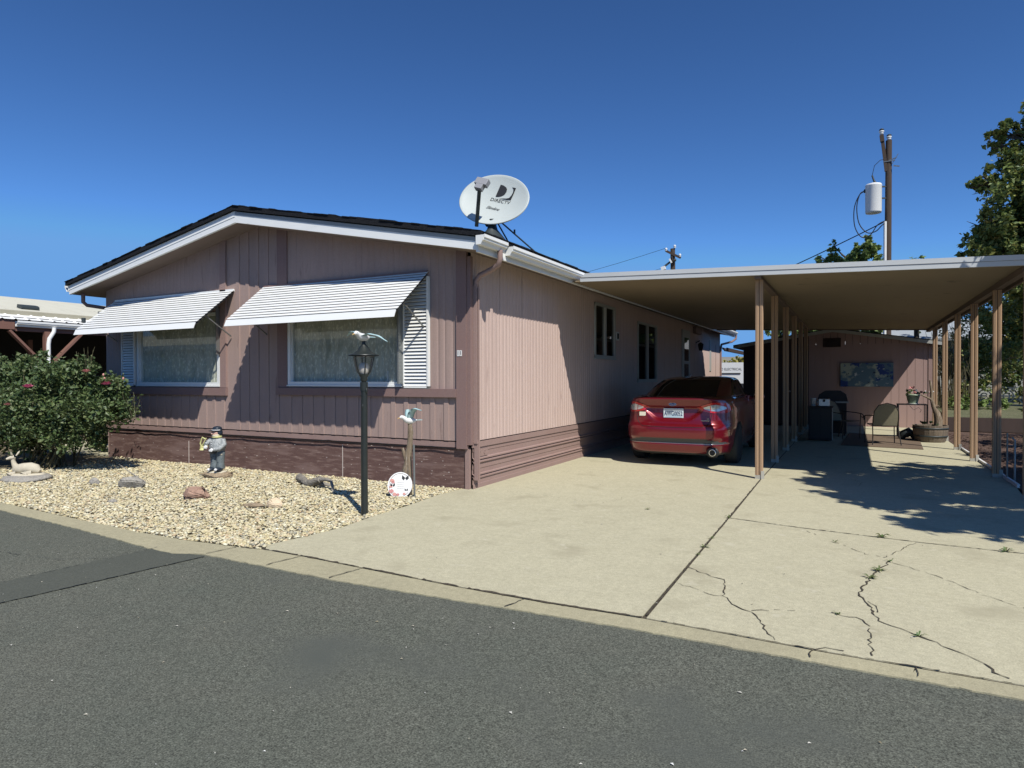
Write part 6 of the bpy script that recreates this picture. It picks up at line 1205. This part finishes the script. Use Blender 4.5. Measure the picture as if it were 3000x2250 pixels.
tree('far_tree', 'small green treetop showing between the left posts above the shed', (1.6, 24, 0), (1.8, 24, 3.4), [(1.9, 24, 3.7, 1.0, .8, .5), (2.9, 24, 3.6, .8, .8, .5), (1.6, 24, 3.5, .4, .4, .25)], 3500, 0.13, 'leafgreen', 26, 0.12)
tree('far_tree', 'tuft of foliage just above the carport edge right of the pole', (6.9, 25, 0), (6.9, 25, 6.3), [(6.9, 25, 6.2, .42, .4, .42), (7.2, 25, 4.2, .9, .8, .9)], 1800, 0.14, 'leafgreen', 27, 0.12)
tree('yellow_shrub', 'yellow green shrub glowing in the gap behind the white trailer', (-2.9, 42, 0), (-2.9, 42, 2.2), [(-2.95, 42, 2.55, 1.1, .7, .42), (-3.9, 42, 2.3, .5, .5, .3), (-2.4, 42, 2.7, .6, .6, .35), (-2.9, 42, 1.6, 1.3, .7, .8)], 2600, 0.17, 'leafyellow', 28, 0.1, cat='shrub')
# dark hedge mass on the right between posts, low
tree('hedge_bush', 'dark shaded bush low beside the right carport posts', (8.9, 12.5, 0), (8.9, 12.5, 1.0), [(8.9, 12.6, .9, .9, .8, .55), (9.9, 11.3, 1.0, 1.0, .9, .7), (10.4, 9.4, 1.2, 1.0, 1.2, 1.0)], 6000, 0.11, 'leaf', 29, 0.06, cat='bush')

# ================================================================== UTILITY POLES
p1 = thing('utility_pole', 'tall wooden utility pole with a pale transformer rising behind the carport', 'utility pole', (5.7, 22, 0))
q = MB(); q.tube([(5.70, 22, -0.3), (5.722, 22, 6.0), (5.742, 22, 10.76)], [0.16, 0.125, 0.11], 14); q.build('pole', 'polewood', p1)
q = MB(); q.bar((5.66, 21.93, 9.55), (5.50, 21.9, 10.98), 0.07, 0.12); q.bar((5.52, 21.9, 10.72), (5.49, 21.9, 10.98), 0.13, 0.14); q.build('top_brace', 'polewood', p1)
for c in ((5.49, 21.9, 11.0), (5.75, 22, 10.77)):
    q = MB(); q.lathe([(0.03, 0), (0.06, .02), (0.075, .05), (0.05, .08), (0.09, .10), (0.09, .135), (0.05, .16), (0.0, .17)], c, 12); ins = q.build('insulator', 'wallwhite', p1); q = MB(); q.lathe([(0.07, .165), (0.095, .19), (0.05, .23), (0, .235)], c, 12); q.build('insulator_cap', 'dishdark', ins)
q = MB(); q.bar((5.75, 21.9, 9.95), (6.0, 21.85, 10.02), 0.03); q.bar((5.85, 21.88, 9.80), (6.05, 21.85, 10.15), 0.02); q.bar((5.55, 21.9, 9.92), (5.95, 21.86, 9.92), 0.03); q.bar((5.9, 21.87, 9.72), (6.1, 21.85, 9.66), 0.04); q.build('bracket', 'galv', p1)
tr = MB(); tr.lathe([(0.0, 7.93), (0.27, 7.95), (0.285, 8.0), (0.29, 9.0), (0.30, 9.02), (0.27, 9.08), (0.10, 9.13), (0.0, 9.13)], (5.22, 21.85, 0), 26); tr.build('transformer', 'wallwhite', p1)
q = MB(); q.tube([(5.28, 21.8, 9.1), (5.22, 21.8, 9.25), (5.17, 21.8, 9.42)], [0.05, 0.035, 0.03], 8); q.box(5.30, 5.46, 21.74, 21.8, 9.0, 9.08); q.bar((5.50, 21.85, 8.95), (5.65, 21.9, 8.95), 0.05); q.bar((5.50, 21.85, 8.5), (5.65, 21.9, 8.5), 0.05); q.ell((4.92, 21.83, 8.85), (.05, .05, .08)); q.build('bushing', 'dishdark', p1)
q = MB(); q.tube([(5.62, 21.87, 0.0), (5.62, 21.87, 7.58)], 0.055, 8); q.build('conduit', 'wallwhite', p1)
q = MB()
for P in ([(4.92, 21.83, 8.85), (4.72, 21.8, 8.7), (4.55, 21.8, 8.2), (4.57, 21.8, 7.5), (4.8, 21.8, 7.05), (5.1, 21.8, 7.08), (5.35, 21.8, 7.45), (5.6, 21.85, 7.6)], [(4.92, 21.83, 8.85), (4.75, 21.8, 8.75), (4.64, 21.8, 8.25), (4.72, 21.8, 7.6), (5.0, 21.8, 7.2), (5.3, 21.8, 7.22), (5.5, 21.8, 7.42), (5.62, 21.85, 7.52)]):
    # smooth by catmull-rom
    S = []; PP = [Vector(P[0])]+[Vector(p) for p in P]+[Vector(P[-1])]
    for i in range(1, len(PP)-2):
        for k in range(6):
            t_ = k/6; a, b_, c_, d_ = PP[i-1:i+3]; S.append(0.5*((2*b_)+(c_-a)*t_+(2*a-5*b_+4*c_-d_)*t_*t_+(3*b_-a-3*c_+d_)*t_**3))
    q.tube(S+[PP[-1]], 0.02, 6)
q.tube([(5.17, 21.8, 9.42), (5.25, 21.8, 9.8), (5.45, 21.85, 10.0), (5.62, 21.9, 10.02)], 0.012, 6); q.build('cable', 'cable', p1)
p2 = thing('utility_pole', 'distant wooden utility pole with crossarm peeking over the carport roof', 'utility pole', (-7.1, 40, 0))
q = MB(); q.tube([(-7.05, 40, -.3), (-7.17, 40, 10.9)], [0.2, 0.17], 12); q.build('pole', 'polewood', p2)
q = MB(); q.bar((-7.62, 39.8, 10.75), (-6.55, 39.8, 10.15), 0.13, 0.16); q.bar((-7.1, 39.8, 9.95), (-7.2, 39.8, 10.5), 0.08); q.build('crossarm', 'polewood', p2)
for c in ((-7.6, 39.8, 10.72), (-6.6, 39.8, 10.2), (-7.0, 39.9, 10.9)):
    q = MB(); q.lathe([(0.05, 0), (0.10, .05), (0.06, .12), (0.11, .16), (0.05, .24), (0.0, .25)], c, 10); q.build('insulator', 'wallwhite', p2)
q = MB(); q.bar((-7.2, 39.7, 9.95), (-7.85, 39.7, 9.5), 0.12, 0.12); q.ell((-6.95, 39.7, 10.0), (.12, .12, .12)); q.build('bracket', 'dishdark', p2); q = MB(); q.bar((-7.15, 39.6, 9.8), (-7.3, 39.6, 10.1), 0.12, 0.1); q.bar((-7.9, 39.6, 9.42), (-7.6, 39.6, 9.5), 0.2, 0.25); q.build('fuse_cutout', 'wallwhite', p2)
def wire(label, a, b_, sag, r=0.012):
    P = [Vector(a).lerp(Vector(b_), k/16)-Vector((0, 0, 4*sag*(k/16)*(1-k/16))) for k in range(17)]; q = MB(); q.tube(P, r, 5); tag(q.build('power_line', 'cable'), label, 'power line')
wire('slack cable running down left from the transformer pole', (5.55, 21.85, 7.55), (-8, 27, 3.6), 0.35, 0.022)
wire('upper thin power line running left from the distant pole', (-7.6, 39.8, 10.95), (-40, 46, 9.0), 1.0, 0.014)
wire('lower thin power line running left from the distant pole', (-7.85, 39.7, 9.5), (-40, 46, 7.2), 1.0, 0.012)

# ================================================================== FAR BUILDINGS
t = thing('white_trailer', 'white boxy trailer with black lettering in the gap beyond the house', 'trailer', (-3, 34.5, 0))
q = MB(); q.box(-8.5, 0.4, 34, 36.2, 0.55, 2.40); q.build('body', 'wallwhite', t); q = MB(); q.box(-8.5, -1.55, 33.96, 33.995, 1.70, 1.76); q.build('trim_stripe', 'signblack', t)
q = MB(); q.box(-2.2, -1.2, 33.90, 33.99, 0.6, 1.12); q.build('dark_panel', 'signblack', t)
text_obj('lettering', 'D ELECTRICAL', 0.215, frame_m((-2.70, 33.995, 1.985), (1, 0, 0), (0, 0, 1)), 'signblack', t, 0.001, 'LEFT', 0.87)
for x in (-7, -6.2): q = MB(); q.lathe([(0.0, 0), (0.38, 0), (0.38, .2), (0, .2)], n=20); q.v = [(a+x, c_+34.05, b_+0.38) for a, b_, c_ in q.v]; q.build('wheel', 'tyre', t)
t = thing('grey_roofed_house', 'neighbouring house with a long grey roof behind the shed', 'house', (8.5, 27, 0))
q = MB(); q.box(5.9, 14, 26.2, 31, 0, 3.15); q.build('wall', 'vinyl', t); q = MB(); q.prism([(25.7, 3.05), (28.6, 4.05), (31.5, 3.05), (31.5, 3.15), (28.6, 4.15), (25.7, 3.15)], 'x', 5.6, 14.3); q.build('roof', 'shade_roofgrey', t)
t = thing('white_walled_house', 'sunlit white walled house glimpsed between shed roof and carport', 'house', (3.5, 33, 0))
q = MB(); q.box(2.2, 6.1, 31, 36, 0, 4.3); q.build('wall', 'wallwhite', t); q = MB(); q.prism([(1.8, 4.3), (4.15, 4.9), (6.5, 4.3)], 'y', 30.7, 36.3); q.build('roof', 'shade_roofgrey', t); q = MB(); q.box(5.85, 5.95, 30.95, 30.99, 0.2, 4.2); q.build('downspout', 'dishdark', t)

# ================================================================== NEIGHBOUR ON THE LEFT
nb = thing('neighbour_house', 'neighbouring home with pale roof and open dark porch at the left', 'house', (-14.5, 3, 0))
q = MB(); q.prism([(-12.95, 3.05), (-17.0, 3.86), (-21.0, 3.05), (-21.0, 2.98), (-17.0, 3.79), (-12.95, 2.98)], 'y', -2.6, 14); q.build('roof', 'neighroof', nb)
q = MB(); q.prism([(-12.95, 2.975), (-12.90, 3.0), (-12.90, 3.10), (-12.97, 3.12)], 'y', -2.6, 14); q.build('roof_edge', 'tarred', nb)
b = MB(); V = []; ys = np.arange(-2.6, 6.5, 0.02); 
for y in ys: h = 0.025*max(0, 1-abs(((y % 0.27)-0.135)/0.035)); V += [(-12.95, y, 3.02+h), (-12.42, y, 2.86+h)]
b.add(V, [(2*i, 2*i+1, 2*i+3, 2*i+2) for i in range(len(ys)-1)], 0, False); b.build('porch_roof', 'slat', nb)
q = MB(); q.prism([(-12.5+p[0], 2.70+p[1]*1.1) for p in GP], 'y', 0.42, 6.5); q.build('gutter', 'white', nb)
q = MB(); q.box(-12.52, -12.46, -2.6, 0.40, 2.63, 2.86); q.box(-12.56, -12.50, 0.38, 6.5, 2.60, 2.82); q.build('beam', 'redwood', nb)
q = MB(); q.box(-12.56, -12.44, 1.02, 1.14, 0, 2.62); q.box(-12.56, -12.44, -1.5, -1.38, 0, 2.62); q.build('post', 'redwood', nb)
for (y0, z0_, y1, z1_) in ((0.30, 2.6, 1.04, 1.80), (1.12, 1.80, 1.85, 2.6)):
    q = MB(); q.bar((-12.5, y0, z0_), (-12.5, y1, z1_), 0.05, 0.13, up=(1, 0, 0)); q.build('brace', 'redwood', nb)
q = MB(); q.tube([(-12.40, 1.20, 2.72), (-12.40, 1.19, 2.62), (-12.42, 1.10, 2.45), (-12.42, 1.08, 2.32), (-12.42, 1.08, 0.1)], 0.045, 10); q.build('downspout', 'white', nb)
q = MB(); q.box(-15.6, -15.5, -2.4, 14, 0, 3.0); q.box(-15.6, -12.6, 7.0, 7.1, 0, 3.1); q.box(-15.6, -12.6, -2.5, -2.4, 0, 3.1); q.box(-15.6, -12.6, -2.4, 7, 2.90, 2.93); q.build('porch_wall', 'dark', nb)
q = MB(); q.box(-15.49, -15.44, 0.8, 0.95, 0, 2.6); q.box(-14.3, -14.2, 1.5, 1.6, 0, 2.5); q.build('inner_post', 'redwood', nb)
q = MB(); q.prism([(-14.15, 3.30), (-13.90, 3.25), (-13.90, 3.32), (-13.98, 3.36), (-14.12, 3.385)], 'y', 1.22, 1.62); q.build('roof_vent', 'dishdark', nb, bevel=0.02)
for y in (1.25, 1.5): pass
q = MB(); q.tube([(-12.9, 2.55, 3.05), (-12.9, 2.55, 3.25)], 0.05, 8); q.tube([(-12.55, 1.95, 2.9), (-12.55, 1.95, 3.02)], 0.05, 8); q.build('vent_pipe', 'dishdark', nb)

# ================================================================== ACROSS THE STREET (seen only in the window glass)
oh = thing('opposite_house', 'low home across the street mirrored faintly in the front windows', 'house', (-24, -19, 0))
q = MB(); q.box(-44, -9, -24, -16.5, 0, 3.3); q.build('wall', 'trim', oh)
q = MB(); q.prism([(-15.8, 3.3), (-20.3, 4.4), (-24.8, 3.3), (-24.8, 3.15), (-15.8, 3.15)], 'x', -44.5, -8.5); q.build('roof', 'neighroof', oh)
q = MB(); q.box(-44.5, -8.5, -15.83, -15.78, 3.1, 3.35); q.build('fascia', 'white', oh)
for i, x in enumerate((-42, -34, -27, -19, -11)):
    tree('street_tree', ['round', 'second', 'middle', 'fourth', 'nearest'][i]+' dark tree across the street, mirrored in the front windows', (x, -29, 0), (x, -29, 6), [(x, -29, 6.5, 4.0, 2.5, 3.2), (x+3, -28.5, 4.5, 2.5, 2, 2.0)], 2600, 0.55, 'leafdark', 50+i, 0.25)
